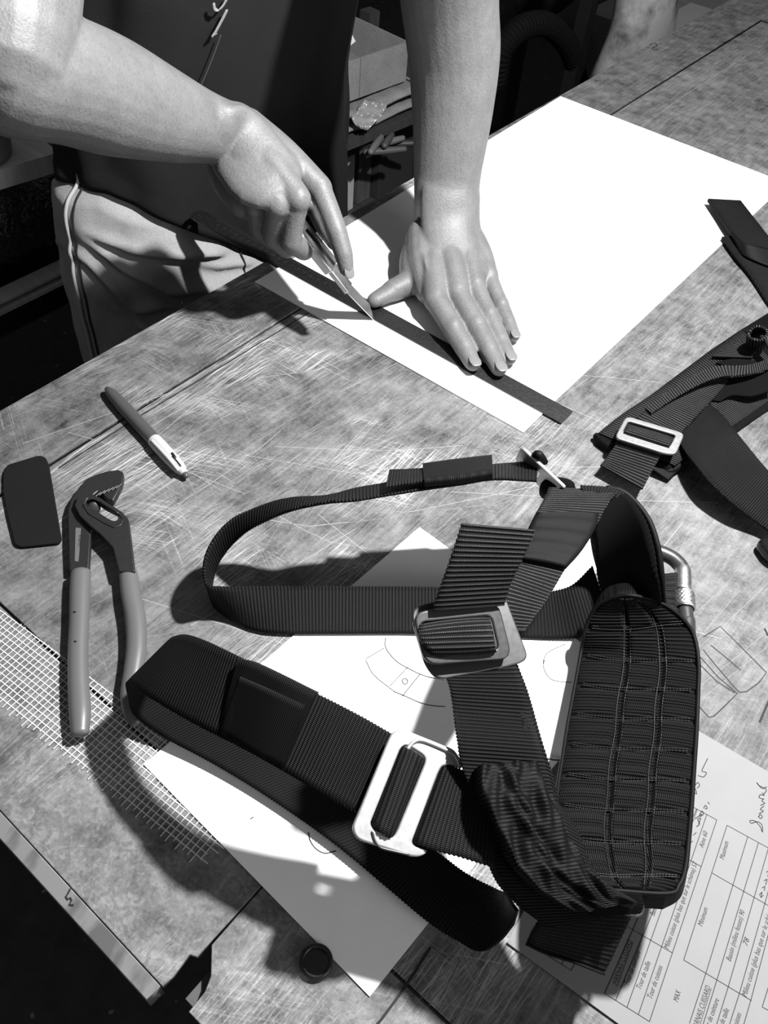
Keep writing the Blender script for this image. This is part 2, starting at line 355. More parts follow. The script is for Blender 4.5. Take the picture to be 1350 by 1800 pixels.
for nn in (-1.19, -0.14): MB().box(B(-0.36, nn, -0.16), U*2.61, N*0.04, (0, 0, 0.125)).build('apron', M_WOOD, bench, False)
# long scratches and pencilled outlines on the boards
def scr(n, ang, spread, ulim, nlim, wmin, wmax, lmin, lmax):
    L = []
    for _ in range(n):
        a = math.radians(ang+rng.normal(0, spread)); c = B(rng.uniform(*ulim), rng.uniform(*nlim), 0)
        if c[0] > .16+rng.uniform(0, .2): continue
        l = rng.uniform(lmin, lmax)*0.5; d = np.array([math.cos(a), math.sin(a), 0]); bow = np.array([-d[1], d[0], 0])*rng.normal(0, .004)
        q_ = [c-d*l, c-d*l*.3+bow*.7, c+d*l*.3+bow, c+d*l]
        if all(-.56 < (p_-E0)@U < 1.22 and -1.2 < (p_-E0)@N < -.095 for p_ in q_): L.append(q_)
    return L
M_SCR = mat('pale_scratch', 0.27, 0.7); M_SCR2 = mat('faint_scratch', 0.18, 0.7)
L = scr(520, 50, 9, (-0.45, 1.1), (-0.65, -0.1), 0, 0, 0.05, 0.32)+scr(160, 33, 10, (-0.45, 1.1), (-0.6, -0.1), 0, 0, 0.04, 0.2)
o = strokes('scratches', L, 0.00030, 0.00010, M_SCR2, bench); o['kind'] = 'stuff'
L = scr(30, 50, 9, (-0.45, 1.0), (-0.6, -0.03), 0, 0, 0.08, 0.35)+scr(18, -35, 14, (-0.5, 1.1), (-0.6, -0.1), 0, 0, 0.05, 0.25)+scr(14, 5, 10, (-0.45, 1.1), (-0.5, -0.03), 0, 0, 0.06, 0.25)
def pxl(*q): return [P(x, y) for x, y in q]
L += [pxl((120, 760), (230, 792), (430, 868)), pxl((95, 838), (215, 780), (350, 700)), pxl((240, 1050), (330, 1078), (470, 1122)), pxl((1020, 660), (1080, 664), (1160, 673)), pxl((1150, 690), (1290, 720)), pxl((430, 800), (620, 832), (690, 830)), pxl((720, 900), (870, 870), (950, 852)), pxl((1150, 200), (1350, 280)), pxl((1090, 250), (1200, 170), (1340, 80)), pxl((40, 780), (300, 690), (380, 640)), pxl((620, 625), (560, 650), (450, 665))]
o = strokes('scratches', L, 0.00045, 0.00014, M_SCR, bench); o['kind'] = 'stuff'
ol = [pxl((1236, 1120), (1266, 1101), (1300, 1135), (1347, 1182), (1334, 1200), (1312, 1216), (1300, 1217), (1290, 1207), (1260, 1172), (1236, 1142)), pxl((1231, 1155), (1262, 1190), (1296, 1219), (1275, 1240), (1255, 1259), (1246, 1261), (1236, 1250), (1226, 1238)), pxl((1249, 1134), (1275, 1155), (1302, 1178)), pxl((1230, 1168), (1260, 1198), (1292, 1218))]
marks('pencil_outline', ol, 0.0009, 0.00016, M_INKGREY, bench)
marks('dark_gouge', [pxl((757, 1665), (735, 1700), (700, 1752), (668, 1795), (650, 1815)), pxl((103, 823), (240, 735), (380, 650), (548, 547)), pxl((1344, 1105), (1350, 1118)), pxl((1335, 1270), (1365, 1200))], 0.0016, 0.00018, M_INK, bench)
strokes('pencil_letter', [[P(1142, 80), P(1146, 77), P(1153, 77), P(1155, 81), P(1149, 83), P(1146, 86), P(1150, 88), P(1157, 87)], ], 0.0022, 0.0002, M_INK, bench)
hook = [P(118+dx, 1564+dy, 0) for dx, dy in ((6, -2), (2, 6), (-2, 12), (1, 17), (6, 14), (8, 19), (4, 26), (12, 27))]
strokes('scribble', [hook], 0.0011, 0.0002, M_INK, bench)

# ------------------------------------------------------------------ flat things on the bench
def on_bench(o, *a): tag(o, *a); return o
cardpts = [P(448, 497), P(487, 474), P(985, 171), P(1383, 324), P(980, 702), P(920, 762)]
on_bench(plate('white_cardboard', [[p[:2] for p in cardpts]], 0.0014, M_CARD, None, at_h(0.0003)), 'large white cardboard sheet pinned under the steel ruler and the flat hand', 'cardboard')
A4c = P(253, 1345); A4a = P(735, 930); dx = norm(A4a-A4c); dy = np.array([dx[1], -dx[0], 0])
a4 = on_bench(plate('drawing_sheet', [[q[:2] for q in (A4c, A4c+dy*.21, A4c+dx*.297+dy*.21, A4c+dx*.297)]], 0.0004, M_PAPER, None, at_h(0.0008)), 'white paper sheet with pencilled arcs lying under the black harness', 'paper')
Z6 = lambda *q: [P(560+x/2.8125, 1080+y/2.8125) for x, y in q]
arc = lambda *q: list(catmull(np.array(Z6(*q)), 30))
marks('drawn_arc', [arc((330, 120), (332, 170), (380, 232), (450, 275), (530, 310), (620, 328)), arc((370, 385), (420, 405), (500, 440), (560, 455), (625, 460)), Z6((500, 300), (412, 410)), arc((412, 330), (420, 322), (436, 326), (438, 342), (426, 350), (416, 342), (412, 330)), arc((700-560, 0), (142, 1), (144, 2))], 0.0007, 0.0014, M_INK, a4)
marks('faint_pencil_arc', [arc((232, 230), (270, 300), (340, 360), (375, 385)), Z6((325, 170), (232, 225)), Z6((440, 265), (350, 360)), arc((1220, 150), (1130, 195), (1110, 260), (1150, 325), (1250, 342)), arc((1115, 230), (1112, 240), (1110, 250))], 0.0006, 0.0014, M_INKGREY, a4)
marks('drawn_arc', [list(catmull(np.array([P(200+x/2.045, 1100+y/2.045) for x, y in ((700, 745), (706, 775), (728, 805), (760, 820), (800, 812))]), 24)), [P(440, 1441), P(446, 1437)]], 0.0007, 0.0014, M_INK, a4)

F0 = P(890, 1658); e1 = norm(P(1085, 1800)-F0); e2 = np.array([-e1[1], e1[0], 0])
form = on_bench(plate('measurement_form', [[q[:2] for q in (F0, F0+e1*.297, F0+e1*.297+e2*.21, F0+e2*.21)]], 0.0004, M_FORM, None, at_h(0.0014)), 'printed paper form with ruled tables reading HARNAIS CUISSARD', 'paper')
Zf = lambda x, y: P(1050+x/4, 1350+y/4)
def fl_(*q): return [Zf(x, y) for x, y in q]
rows1 = [(45, 1590), (123, 1638), (203, 1685), (283, 1735), (360, 1787)]; end1 = [(610, 250), (640, 265), (705, 300), (765, 337), (833, 372)]
def lerp2(a, b, t): return (a[0]+(b[0]-a[0])*t, a[1]+(b[1]-a[1])*t)
fr = [fl_(rows1[0], rows1[4]), fl_((833, 372), (360, 1787)), fl_(rows1[0], (640, 80+170)), fl_(rows1[1], (690, 296)), fl_(rows1[2], (760, 335)) if False else fl_((203, 1685), (590+105, 300-0)), fl_((283, 1735), (762, 337)), fl_((205, 1120), (520, 1305)), fl_((560, 608), (725, 700)), fl_((600, 245), (833, 372))]
fr += [fl_((905, 410), (600, 1355)), fl_((905, 410), (1215, 580)), fl_((600, 1355), (1075, 1640)), fl_((800, 745), (1215, 985)), fl_((1050, 490), (755, 1450), (640, 1800)), fl_((1125, 532), (833, 1495), (735, 1810)), fl_((1195, 570), (912, 1545), (830, 1810)), fl_((1260, 640), (990, 1592), (920, 1810)), fl_((1310, 740), (1070, 1640), (1020, 1810)), fl_((1150, 1685), (1215, 1480)), fl_((1150, 1685), (1215, 1720))]
fr += [fl_((-190, 1200), (-230, 1330)) if False else [P(928, 1660), P(1003, 1707)], [P(1003, 1707), P(1040, 1640)], [P(928, 1660), P(960, 1600)], [P(948, 1672), P(975, 1620)], [P(967, 1684), P(995, 1630)], [P(986, 1696), P(1015, 1645)]]
strokes('table_rule', fr, 0.00045, 0.0019, M_PRINT, form)
def form_text(name, body, p0, p1, size, m=M_PRINT, shear=0.15, under=False):
    a, b = Zf(*p0), Zf(*p1); d = norm(b-a); L = np.linalg.norm(b-a); up = np.array([-d[1], d[0], 0])
    me = text_mesh(body, 1.0, shear); xs = [v.co.x for v in me.vertices]; w = max(xs)-min(xs); k = L/w
    M = Matrix(((d[0]*k, up[0]*size, 0, a[0]), (d[1]*k, up[1]*size, 0, a[1]), (0, 0, 1, T+0.0019), (0, 0, 0, 1))); items = [(me, M)]
    if under:
        me2 = bpy.data.meshes.new('u'); q = [a-up*size*.16, b-up*size*.16, b-up*size*.09, a-up*size*.09]
        me2.from_pydata([(*p[:2], T+0.0019) for p in q], [], [(0, 1, 2, 3)]); items.append((me2, Matrix.Identity(4)))
    return join_meshes(name, items, m, form)
S = 0.0046
form_text('lettering', 'HARNAIS CUISSARD', (128, 1535), (240, 1225), S, under=True)
form_text('lettering', 'Tour de ceinture', (212, 1540), (298, 1305), S); form_text('lettering', 'Tour de taille', (298, 1568), (368, 1378), S)
form_text('lettering', 'Tour de cuisses', (375, 1635), (452, 1408), S); form_text('lettering', 'MAX', (560, 1655), (580, 1580), S)
form_text('lettering', 'Bassin (milieu fesses) 90', (395, 1050), (480, 770), S); form_text('lettering', '78', (512, 945), (525, 912), S)
form_text('lettering', 'Milieu cuisse (plus bas que sur le schéma) 57', (492, 1285), (697, 680), S); form_text('lettering', 'Aine 60', (738, 572), (770, 460), S)
form_text('lettering', 'Maximum', (882, 655), (916, 532), S); form_text('lettering', 'Minimum', (730, 1125), (770, 998), S)
form_text('lettering', 'Bassin (milieu fesses) 90', (930, 1370), (1028, 1018), S); form_text('lettering', '78', (1045, 1262), (1060, 1215), S)
form_text('lettering', 'Milieu cuisse (plus bas que sur le schéma) 57', (1040, 1620), (1240, 950), S); form_text('lettering', 'HARNAIS CUISSARD', (690, 1862), (788, 1550), S, under=True)
form_text('lettering', 'Tour de ceinture', (765, 1880), (848, 1640), S); form_text('lettering', 'Tour de taille', (850, 1895), (918, 1710), S); form_text('lettering', 'Tour de cuisses', (935, 1960), (1003, 1740), S)
hand = lambda *q: list(catmull(np.array(fl_(*q)), 60))
marks('handwriting', [hand((1150, 455), (1138, 420), (1100, 380), (1066, 378), (1075, 395), (1120, 385), (1150, 410), (1155, 460)), hand((1125, 350), (1140, 335), (1152, 350), (1140, 362), (1128, 352), (1125, 345)), hand((1128, 330), (1160, 310), (1140, 300), (1150, 285), (1165, 275)), hand((1140, 270), (1170, 255), (1150, 240), (1165, 222)), hand((1158, 225), (1130, 215), (1140, 195), (1165, 200), (1150, 180)), hand((1160, 195), (1180, 160), (1130, 130), (1115, 112), (1150, 150), (1185, 140)),
    hand((650, 150), (690, 190), (680, 150), (665, 170)), hand((680, 130), (700, 110), (712, 130), (695, 150)), hand((700, 60), (740, 70), (760, 40), (730, 30), (740, 0), (770, -60)), hand((690, 420), (712, 400), (700, 370), (720, 360), (705, 400)), hand((680, 365), (730, 330)), hand((715, 350), (740, 330), (728, 310), (712, 340)), hand((740, 290), (755, 270), (765, 290), (750, 295)), hand((770, 245), (782, 262))], 0.0006, 0.0019, M_INKGREY, form)
marks('handwriting', [hand((1130, 900), (1150, 880), (1140, 915), (1160, 900)), hand((1150, 850), (1170, 840), (1165, 870)), hand((1165, 800), (1185, 790), (1175, 830)), hand((1180, 740), (1200, 730), (1190, 770)), hand((610, 600), (630, 570), (640, 600)), hand((640, 540), (665, 520)), hand((668, 480), (690, 460))], 0.0005, 0.0019, M_INKGREY, form)

on_bench(plate('paper_slip', [wpoly([(952, 930), (1053, 935), (1050, 1000), (1030, 1050), (930, 1060)])], 0.0004, M_PAPER, None, at_h(0.0004)), 'small white paper corner showing in the gap beneath the arched strap', 'paper')

# ------------------------------------------------------------------ steel ruler
r0 = P(996, 737); r1 = P(341, 377); rd = norm(r1-r0); rl = np.linalg.norm(r1-r0); rp = np.array([rd[1], -rd[0], 0]); rp = rp if rp[1] > 0 else -rp
W2 = 0.0115; rz = 0.0018
def rpt(s, w): return r0+rd*s+rp*w
out = rounded([rpt(0, -W2)[:2], rpt(0, W2)[:2], rpt(rl, W2)[:2], rpt(rl, -W2)[:2]], [0.001, 0.001, 0.011, 0.011])
hole = [(rpt(rl-0.009, 0)[:2]+0.0028*np.array([math.cos(a), math.sin(a)])) for a in np.linspace(0, 2*math.pi, 16, endpoint=False)]
ruler = plate('steel_ruler', [out, hole], 0.0012, M_RULER, None, at_h(rz)); tag(ruler, 'dark steel ruler lying across the white cardboard under both hands', 'ruler')
tk = []
for k in range(1, 500):
    ln = 0.0075 if k % 10 == 0 else 0.0058 if k % 5 == 0 else 0.004; tk.append([rpt(k*.001, W2-.0003), rpt(k*.001, W2-.0003-ln)])
    if k % 5 == 0: tk.append([rpt(k*.001, -W2+.0003), rpt(k*.001, -W2+.0003+ln*.6)])
strokes('graduation', tk, 0.00022, rz+0.00135, M_INK, ruler)
items = []
for c in range(1, 50):
    s = str(c) if c % 10 == 0 else str(c % 10); me = text_mesh(s, 1.0); xs = [v.co.x for v in me.vertices]; w = max(xs)+min(xs); k = 0.0062
    a = rpt(c*.01, 0.003)-rd*w/2*k; items.append((me, Matrix(((rd[0]*k, -rp[0]*k, 0, a[0]), (rd[1]*k, -rp[1]*k, 0, a[1]), (0, 0, 1, T+rz+0.00135), (0, 0, 0, 1)))))
join_meshes('numerals', items, M_INK, ruler)

# ------------------------------------------------------------------ tools on the bench
pen_a, pen_b = P(187, 682, .0065), P(326, 834, .0065); pd = norm(pen_b-pen_a); pl = np.linalg.norm(pen_b-pen_a); ps = np.array([pd[1], -pd[0], 0])
pen = thing('ballpoint_pen', P(255, 760), 'grey and white ballpoint pen lying across the dark bench groove', 'pen')
pz = lambda s, w=0, h=0: pen_a+pd*s+ps*w+np.array([0, 0, h])
MB().tube([pz(0.002), pz(0.010), pz(0.03), pz(0.06), pz(0.089)], [.0030, .0052, .0064, .0066, .0064], seg=20, caplen=.7).build('barrel', M_PENGREY, pen)
MB().tube([pz(0.0885), pz(0.10), pz(0.120), pz(0.132), pz(pl-.003)], [.0066, .0069, .0066, .0056, .0034], seg=20, ratio=1.0, caplen=.5).build('white_top', M_PENWHITE, pen)
MB().tube([pz(0.1215, 0, .0060), pz(0.134, 0, .0047)], [.0011, .0011], seg=8).build('slider_slot', M_BLACK, pen)
MB().tube([pz(0.1185, -.0015, .0063), pz(0.1235, -.001, .0060)], [.0015, .0015], seg=8).build('slider', M_BLACK, pen)
MB().tube([pz(0.093, .004, .0052), pz(0.12, .004, .0058), pz(0.136, .004, .0038)], [.0016, .0016, .0013], seg=8).build('pocket_clip', M_PENWHITE, pen)
MB().tube([pz(pl-.006, 0, -.0005), pz(pl+.0005, 0, -.001)], [.0030, .0026], seg=10).build('end_button', M_PENGREY, pen)

Z4 = lambda *q: [(x/2.727, 650+y/2.727) for x, y in q]
scp = Z4((20, 505), (38, 468), (190, 422), (222, 430), (238, 465), (299, 822), (285, 842), (100, 862), (74, 848), (42, 720), (18, 600))
scraper = plate('spreader_blade', [rounded(wpoly(scp), .003, 4)], 0.0035, M_RUBBER, None, at_h(0.0002), 0.0009)
tag(scraper, 'flat black rounded rectangular spreader lying beside the grey handled pliers', 'scraper')

pli = thing('water_pump_pliers', P(170, 1060), 'water pump pliers with dark jaws and grey dipped handles', 'pliers')
hP = 0.004
leverA = wpoly(Z4((340, 985), (334, 860), (330, 700), (345, 645), (385, 582), (420, 545), (465, 522), (520, 507), (573, 499), (596, 512), (598, 530), (590, 570), (575, 600), (548, 650), (520, 640), (480, 600), (455, 620), (440, 660), (445, 760), (432, 985)), hP)
plate('jaw_lever', [rounded(leverA, .0012, 3)], 0.007, M_DARKSTEEL, pli, at_h(hP-.001), 0.0012)
leverB = wpoly(Z4((362, 668), (378, 622), (405, 603), (430, 606), (480, 628), (590, 698), (622, 735), (634, 830), (652, 985), (575, 985), (545, 870), (524, 845), (480, 800), (440, 768), (385, 715)), hP+.007)
slot = wpoly(Z4((413, 652), (425, 634), (445, 632), (470, 645), (500, 668), (560, 700), (574, 718), (566, 738), (548, 742), (500, 718), (470, 690), (430, 676)), hP+.007)
lb = plate('slotted_lever', [rounded(leverB, .0012, 3), rounded(slot, .001, 3)], 0.0065, M_DARKSTEEL, pli, at_h(hP+.0055), 0.0010)
ringm = MB(); sl = [np.array([*p, T+hP+.0122]) for p in rounded([np.array(p) for p in wpoly(Z4((400, 650), (418, 622), (447, 618), (485, 636), (570, 690), (590, 718), (578, 745), (550, 757), (500, 735), (425, 690)), hP+.012)], .001, 3)]
ringm.tube(sl+[sl[0], sl[1]], .0008, seg=6, n=80, cap=True); ringm.build('slot_rim', M_DARKSTEEL, lb)
MB().tube([P(165, 893, .005), P(165, 893, .0112)], [.0055, .0055], seg=18, caplen=.2).build('pivot_pin', M_DARKSTEEL, pli)
tm = MB()
for k in range(6):
    q = np.array(Z4((470+k*20, 598-k*8))[0]); a = P(*q, hP+.0065); tm.tube([a-np.array([.0016, .003, 0]), a+np.array([.0016, .003, 0])], .0008, seg=6)
tm.build('jaw_teeth', M_DARKSTEEL, pli)
g1 = Z4((388, 975), (384, 1050), (380, 1200), (374, 1350), (376, 1500), (384, 1640), (384, 1738)); r1_ = [.0078, .0079, .0075, .0074, .0075, .0076, .0062]
MB().tube([P(x, y, .0095) for x, y in g1], r1_, seg=18, ratio=.8, wide=(1, 0, 0), caplen=.5).build('left_grip', M_GRIP, pli)
g2 = Z4((614, 975), (628, 1080), (650, 1200), (654, 1330), (640, 1440), (622, 1550), (632, 1640), (655, 1690))
MB().tube([P(x, y, .0095) for x, y in g2], [.0072, .0076, .0078, .0076, .0072, .0066, .0058, .005], seg=18, ratio=.8, wide=(1, 0, 0), caplen=.5).build('right_grip', M_GRIP, pli)
me = text_mesh('KNIPEX', 1.0); a = P(*Z4((377, 792))[0], hP+.0066); d = norm(P(*Z4((372, 935))[0], hP+.0066)-a); k = .0125/max(v.co.x for v in me.vertices); upv = np.array([-d[1], d[0], 0])
q_ = [P(*Z4(z_)[0], hP) for z_ in ((370, 780), (396, 782), (384, 942), (366, 940))]
plate('maker_plate', [[p_[:2] for p_ in q_]], .0006, M_GRIP, pli, at_h(hP+.0058))
join_meshes('maker_mark', [(me, Matrix(((d[0]*k, upv[0]*.0036, 0, a[0]), (d[1]*k, upv[1]*.0036, 0, a[1]), (0, 0, 1, T+hP+.0066), (0, 0, 0, 1))))], M_INK, pli)
for q in ((132, 1075), (133, 1127)): MB().tube([P(*q, .0152), P(*q, .0158)], .0010, seg=8, caplen=.3).build('grip_speck', M_BLACK, pli)

# fibreglass mesh tape
tA, tB, tC = P(0, 1072), P(303, 1300), P(332, 1532); td = norm(tB-tA); tw = np.array([td[1], -td[0], 0]); wid = abs((P(124, 1337)-tA)@tw)
sE = (P(386, 1490)-tA)@td; mt = MB(); rngt = random.Random(3)
pit = 0.0044; ns = int(wid/pit)
for k in range(ns+1):
    w = min(wid, k*pit); wob = rngt.uniform(-.0003, .0003); e = sE+rngt.uniform(-.004, .004)-abs(k-ns*.3)*.0
    mt.box(tA-td*.10+tw*(w+wob)+np.array([0, 0, .0002]), td*(e+.10), tw*.0008, (0, 0, .0003))
s = -.10; k = 0
while s < sE-.002:
    over = rngt.uniform(-.0015, .0035); mt.box(tA+td*s+tw*(-rngt.uniform(0, .001))+np.array([0, 0, .00045]), tw*(wid+over), td*.0007, (0, 0, .0003)); s += pit
mo = mt.build('fibreglass_mesh_tape', M_MESH, None, False); tag(mo, 'strip of white open fibreglass grid mesh beneath the pliers handle', 'mesh tape')

capo = thing('round_black_cap', P(556, 1692), 'small round black cap with shiny rim at the drawing sheet edge', 'cap')
cc = P(556, 1692, 0)
MB().tube([cc+[0, 0, .0012], cc+[0, 0, .0040]], [.0082, .0080], seg=28, caplen=.1).build('cap_disc', M_BLACKG, capo)
rt = [cc+np.array([.0085*math.cos(a), .0085*math.sin(a), .0032]) for a in np.linspace(0, 2*math.pi, 25)]
MB().tube(rt, .0016, seg=8, n=72).build('metal_rim', M_DARKSTEEL, capo)

# ------------------------------------------------------------------ the worker
per = thing('person', B(0.15, 0.24, -0.9), 'person in dark t-shirt and light trousers leaning over the bench, cutting with one hand', 'person')
def remeshed(mb, voxel, smooth_it, name='tmp'):
    me = bpy.data.meshes.new(name); me.from_pydata([tuple(v) for v in np.concatenate(mb.v)], [], mb.f); me.update()
    bm = bmesh.new(); bm.from_mesh(me); bmesh.ops.recalc_face_normals(bm, faces=bm.faces); bm.to_mesh(me); bm.free()
    o = bpy.data.objects.new(name, me); COL.objects.link(o)
    m = o.modifiers.new('r', 'REMESH'); m.mode = 'VOXEL'; m.voxel_size = voxel; m.use_smooth_shade = True
    s = o.modifiers.new('s', 'SMOOTH'); s.factor = 0.5; s.iterations = smooth_it
    out = bake(o); bpy.data.objects.remove(o); bpy.data.meshes.remove(me); return out
arms = MB()
def limb(pts, r, **k): arms.tube(pts, r, **k)
def Pr(x, y, h): return P(x, y, .0398+.93*h)      # the cutting hand hovers a little higher
def Dr(x, y, d): return D(x, y, .93*d)
# right arm (at the left of the photograph), forearm coming down to the fist
shR = B(-0.055, 0.17, 0.55); shL = B(0.36, 0.17, 0.55)
elR = Dr(14, 116, .80); wrR = Dr(402, 236, .945)
limb([shR, shR*.5+elR*.5+np.array([0, 0, .0]), elR+np.array([-.004, .004, .012])], [.066, .062, .053], seg=24)
limb([elR, Dr(110, 140, .832), Dr(200, 171, .868), Dr(300, 206, .905), Dr(360, 224, .930), wrR], [.0485, .047, .046, .0377, .0312, .0280], seg=26, ratio=[.95, .92, .9, .86, .82, .78], wide=(0, 0.35, 1))
RM = [Pr(561, 331, .113), Pr(523, 350, .120), Pr(487, 360, .115), Pr(449, 360, .104)]
RPIP = [Pr(592, 408, .085), Pr(510, 424, .074), Pr(479, 416, .071), Pr(455, 402, .070)]
RDIP = [Pr(604, 447, .068), Pr(534, 441, .050), Pr(503, 438, .049), Pr(477, 424, .050)]
RTIP = [Pr(609, 473, .055), Pr(552, 430, .044), Pr(524, 428, .043), Pr(498, 420, .045)]
wpts = [Pr(432, 226, .150), Pr(420, 234, .152), Pr(408, 244, .148), Pr(398, 256, .140)]
for k in range(4):
    limb([wpts[k], wpts[k]*.5+RM[k]*.5+np.array([0, 0, .004]), RM[k]], [.0200, .0163, (.0132, .0132, .0126, .0116)[k]], seg=16)
    rr = ((.0119, .0104, .0093, .0075), (.0116, .0110, .0098, .0084), (.0112, .0104, .0093, .0084), (.0100, .0093, .0084, .0075))[k]
    limb([RM[k], RM[k]*.5+RPIP[k]*.5+np.array([0, 0, .001]), RPIP[k]], [rr[0], rr[0]*.93, rr[1]], seg=16)
    limb([RPIP[k], RDIP[k]], [rr[1], rr[2]], seg=16, n=6); limb([RDIP[k], RTIP[k]], [rr[2], rr[3]], seg=16, n=6)
    limb([RM[k]+np.array([0, 0, .003])-.004*norm(RM[k]-wpts[k]), RM[k]+np.array([0, 0, .004])], [.0105, .0105], seg=14, n=4)
    limb([wpts[k]*.7+RM[k]*.3+np.array([0, -.001, .0145]), wpts[k]*.35+RM[k]*.65+np.array([0, -.002, .0130]), RM[k]+np.array([0, -.002, .0085])], [.0035, .0038, .0045], seg=8)
limb([Pr(400, 268, .125), Pr(408, 312, .108), Pr(428, 352, .095)], [.021, .0215, .017], seg=16)
limb([Pr(455, 262, .118), Pr(495, 305, .098), Pr(520, 345, .082)], [.024, .026, .020], seg=16)
limb([Pr(485, 270, .112), Pr(545, 330, .082)], [.019, .0145], seg=14); limb([Pr(545, 330, .082), Pr(572, 392, .066), Pr(588, 425, .055)], [.0135, .0122, .0088], seg=14)
# left arm (at the right of the photograph), straight down on to the flat hand
wrL = P(786, 392, .046); elL = D(788, -70, .95)
limb([shL, shL*.5+elL*.5, elL+np.array([0, .004, .02])], [.066, .062, .054], seg=24)
limb([elL, D(791, 10, .972), D(798, 100, .995), D(795, 200, 1.008), D(787, 300, 1.018), D(785, 350, 1.020), wrL], [.0500, .0480, .0475, .0432, .0378, .0365, .0365], seg=28, ratio=[.95, .92, .9, .84, .76, .70, .66], wide=(1, 0, 0))
LM = [P(766, 528, .0275), P(804, 518, .030), P(835, 506, .029), P(859, 490, .025)]
LPIP = [P(796, 578, .020), P(837, 574, .0205), P(859, 557, .0195), P(880, 539, .0165)]
LDIP = [P(817, 613, .0135), P(860, 617, .0140), P(880, 600, .0135), P(894, 570, .012)]
LTIP = [P(831, 639, .0112), P(877, 648, .0112), P(895, 629, .0108), P(903, 590, .0100)]
lw = [P(758, 412, .040), P(778, 402, .046), P(798, 400, .046), P(818, 410, .040)]
for k in range(4):
    limb([lw[k], lw[k]*.45+LM[k]*.55+np.array([0, 0, .0025]), LM[k]], [.0185, .0165, (.0135, .0132, .0126, .0118)[k]], seg=18)
    rr = ((.0128, .0117, .0106, .0088), (.0126, .0117, .0106, .0088), (.0120, .0112, .0100, .0084), (.0108, .0100, .0090, .0076))[k]
    limb([LM[k], LM[k]*.5+LPIP[k]*.5, LPIP[k]], [rr[0], rr[0]*.92, rr[1]], seg=18)
    limb([LPIP[k], LPIP[k]*.5+LDIP[k]*.5, LDIP[k]], [rr[1], rr[1]*.93, rr[2]], seg=18); limb([LDIP[k], LTIP[k]], [rr[2], rr[3]], seg=18, n=8, ratio=.9, wide=norm(np.cross(LTIP[k]-LDIP[k], [0, 0, 1])))
    limb([LPIP[k]+np.array([0, 0, .002]), LPIP[k]+np.array([0, .001, .0025])], [rr[1]*.92]*2, seg=12, n=4)
    limb([LM[k]+np.array([0, 0, .002]), LM[k]+np.array([0, .002, .0035])], [.0108, .0108], seg=12, n=4)
    limb([lw[k]*.6+LM[k]*.4+np.array([0, 0, .0150]), lw[k]*.3+LM[k]*.7+np.array([0, 0, .0135]), LM[k]+np.array([0, 0, .0098])], [.0030, .0036, .0045], seg=8)
limb([lw[0]*.5+LM[0]*.5+np.array([-.004, 0, -.006]), lw[3]*.5+LM[3]*.5+np.array([0.002, 0, -.006])], [.017, .015], seg=14, n=10)
limb([P(748, 415, .034), P(733, 455, .028), P(726, 492, .020)], [.020, .0195, .0155], seg=18)
limb([P(762, 440, .024), P(762, 500, .018)], [.018, .015], seg=14); limb([P(732, 490, .020), P(755, 520, .018)], [.013, .012], seg=12)
limb([P(726, 494, .019), P(703, 505, .0165), P(690, 511, .0150)], [.0150, .0130, .0125], seg=18); limb([P(690, 511, .0150), P(660, 527, .0122)], [.0126, .0098], seg=18, n=10, ratio=.85, wide=(0.45, 1, 0))
for q in (((742, 425), (750, 470), (764, 505)), ((806, 430), (800, 468), (812, 492)), ((838, 440), (832, 470), (846, 486))):   # veins on the back of the hand
    limb([P(*q[0], .052), P(*q[1], .0455), P(*q[2], .034)], [.0020, .0022, .0018], seg=8)
rwid = norm(RM[0]-RM[3]); limb([Dr(360, 224, .930), wrR, Pr(432, 268, .142), Pr(462, 308, .132)], [.0302, .0307, .0363, .0372], seg=22, ratio=[.82, .70, .52, .42], wide=rwid)
limb([D(786, 345, 1.020), P(786, 392, .046), P(790, 430, .0395), P(796, 462, .035)], [.0372, .0385, .0420, .0430], seg=22, ratio=[.68, .60, .50, .42], wide=(1, 0.1, 0))
limb([D(789, 262, 1.012), D(788, 330, 1.006), P(788, 392, .064), P(796, 455, .043)], [.020, .030, .031, .029], seg=20, ratio=[.25, .45, .45, .35], wide=(1, 0.1, 0))
limb([Dr(372, 222, .924), Pr(424, 238, .160), Pr(468, 288, .1415)], [.024, .025, .026], seg=20, ratio=[.5, .5, .4], wide=rwid)
limb([P(742, 415, .042), P(744, 462, .033), P(752, 514, .0225)], [.019, .0195, .0135], seg=14)
arm_me = remeshed(arms, 0.0016, 9)
core = MB()
core.tube([B(.15, .24, -.12), B(.15, .24, .1), B(.152, .215, .3), B(.152, .19, .46), B(.152, .17, .56)], [.205, .205, .20, .19, .12], seg=32, ratio=.48, wide=U, caplen=.3)
core.tube([shR, B(.152, .17, .58), shL], [.068, .075, .068], seg=20, ratio=.9); core.tube([B(.152, .17, .57), B(.152, .13, .66)], [.058, .056], seg=20)
hd = B(.152, .085, .755)
core.tube([hd+np.array([0, 0, .05]), hd, hd-N*.012-np.array([0, 0, .055])], [.078, .082, .060], seg=28, ratio=1.18, wide=U)
core.tube([hd-N*.094+np.array([0, 0, .012]), hd-N*.118-np.array([0, 0, .022])], [.009, .015], seg=12)
core.tube([hd-N*.088-U*.022-np.array([0, 0, .055]), hd-N*.092+U*.022-np.array([0, 0, .055])], [.008, .008], seg=10)
for s in (-1, 1):
    core.tube([hd+U*s*.08+np.array([0, 0, .02]), hd+U*s*.083-np.array([0, 0, .025])], [.014, .009], seg=10, ratio=.5); core.tube([hd-N*.082+U*s*.032+np.array([0, 0, .012]), hd-N*.084+U*s*.034+np.array([0, 0, .012])], [.013, .013], seg=10)
    lg = .15+s*.105; core.tube([B(lg, .25, -.12), B(lg, .24, -.45), B(lg, .27, -.84)], [.085, .06, .042], seg=18)
core_me = remeshed(core, 0.008, 3)
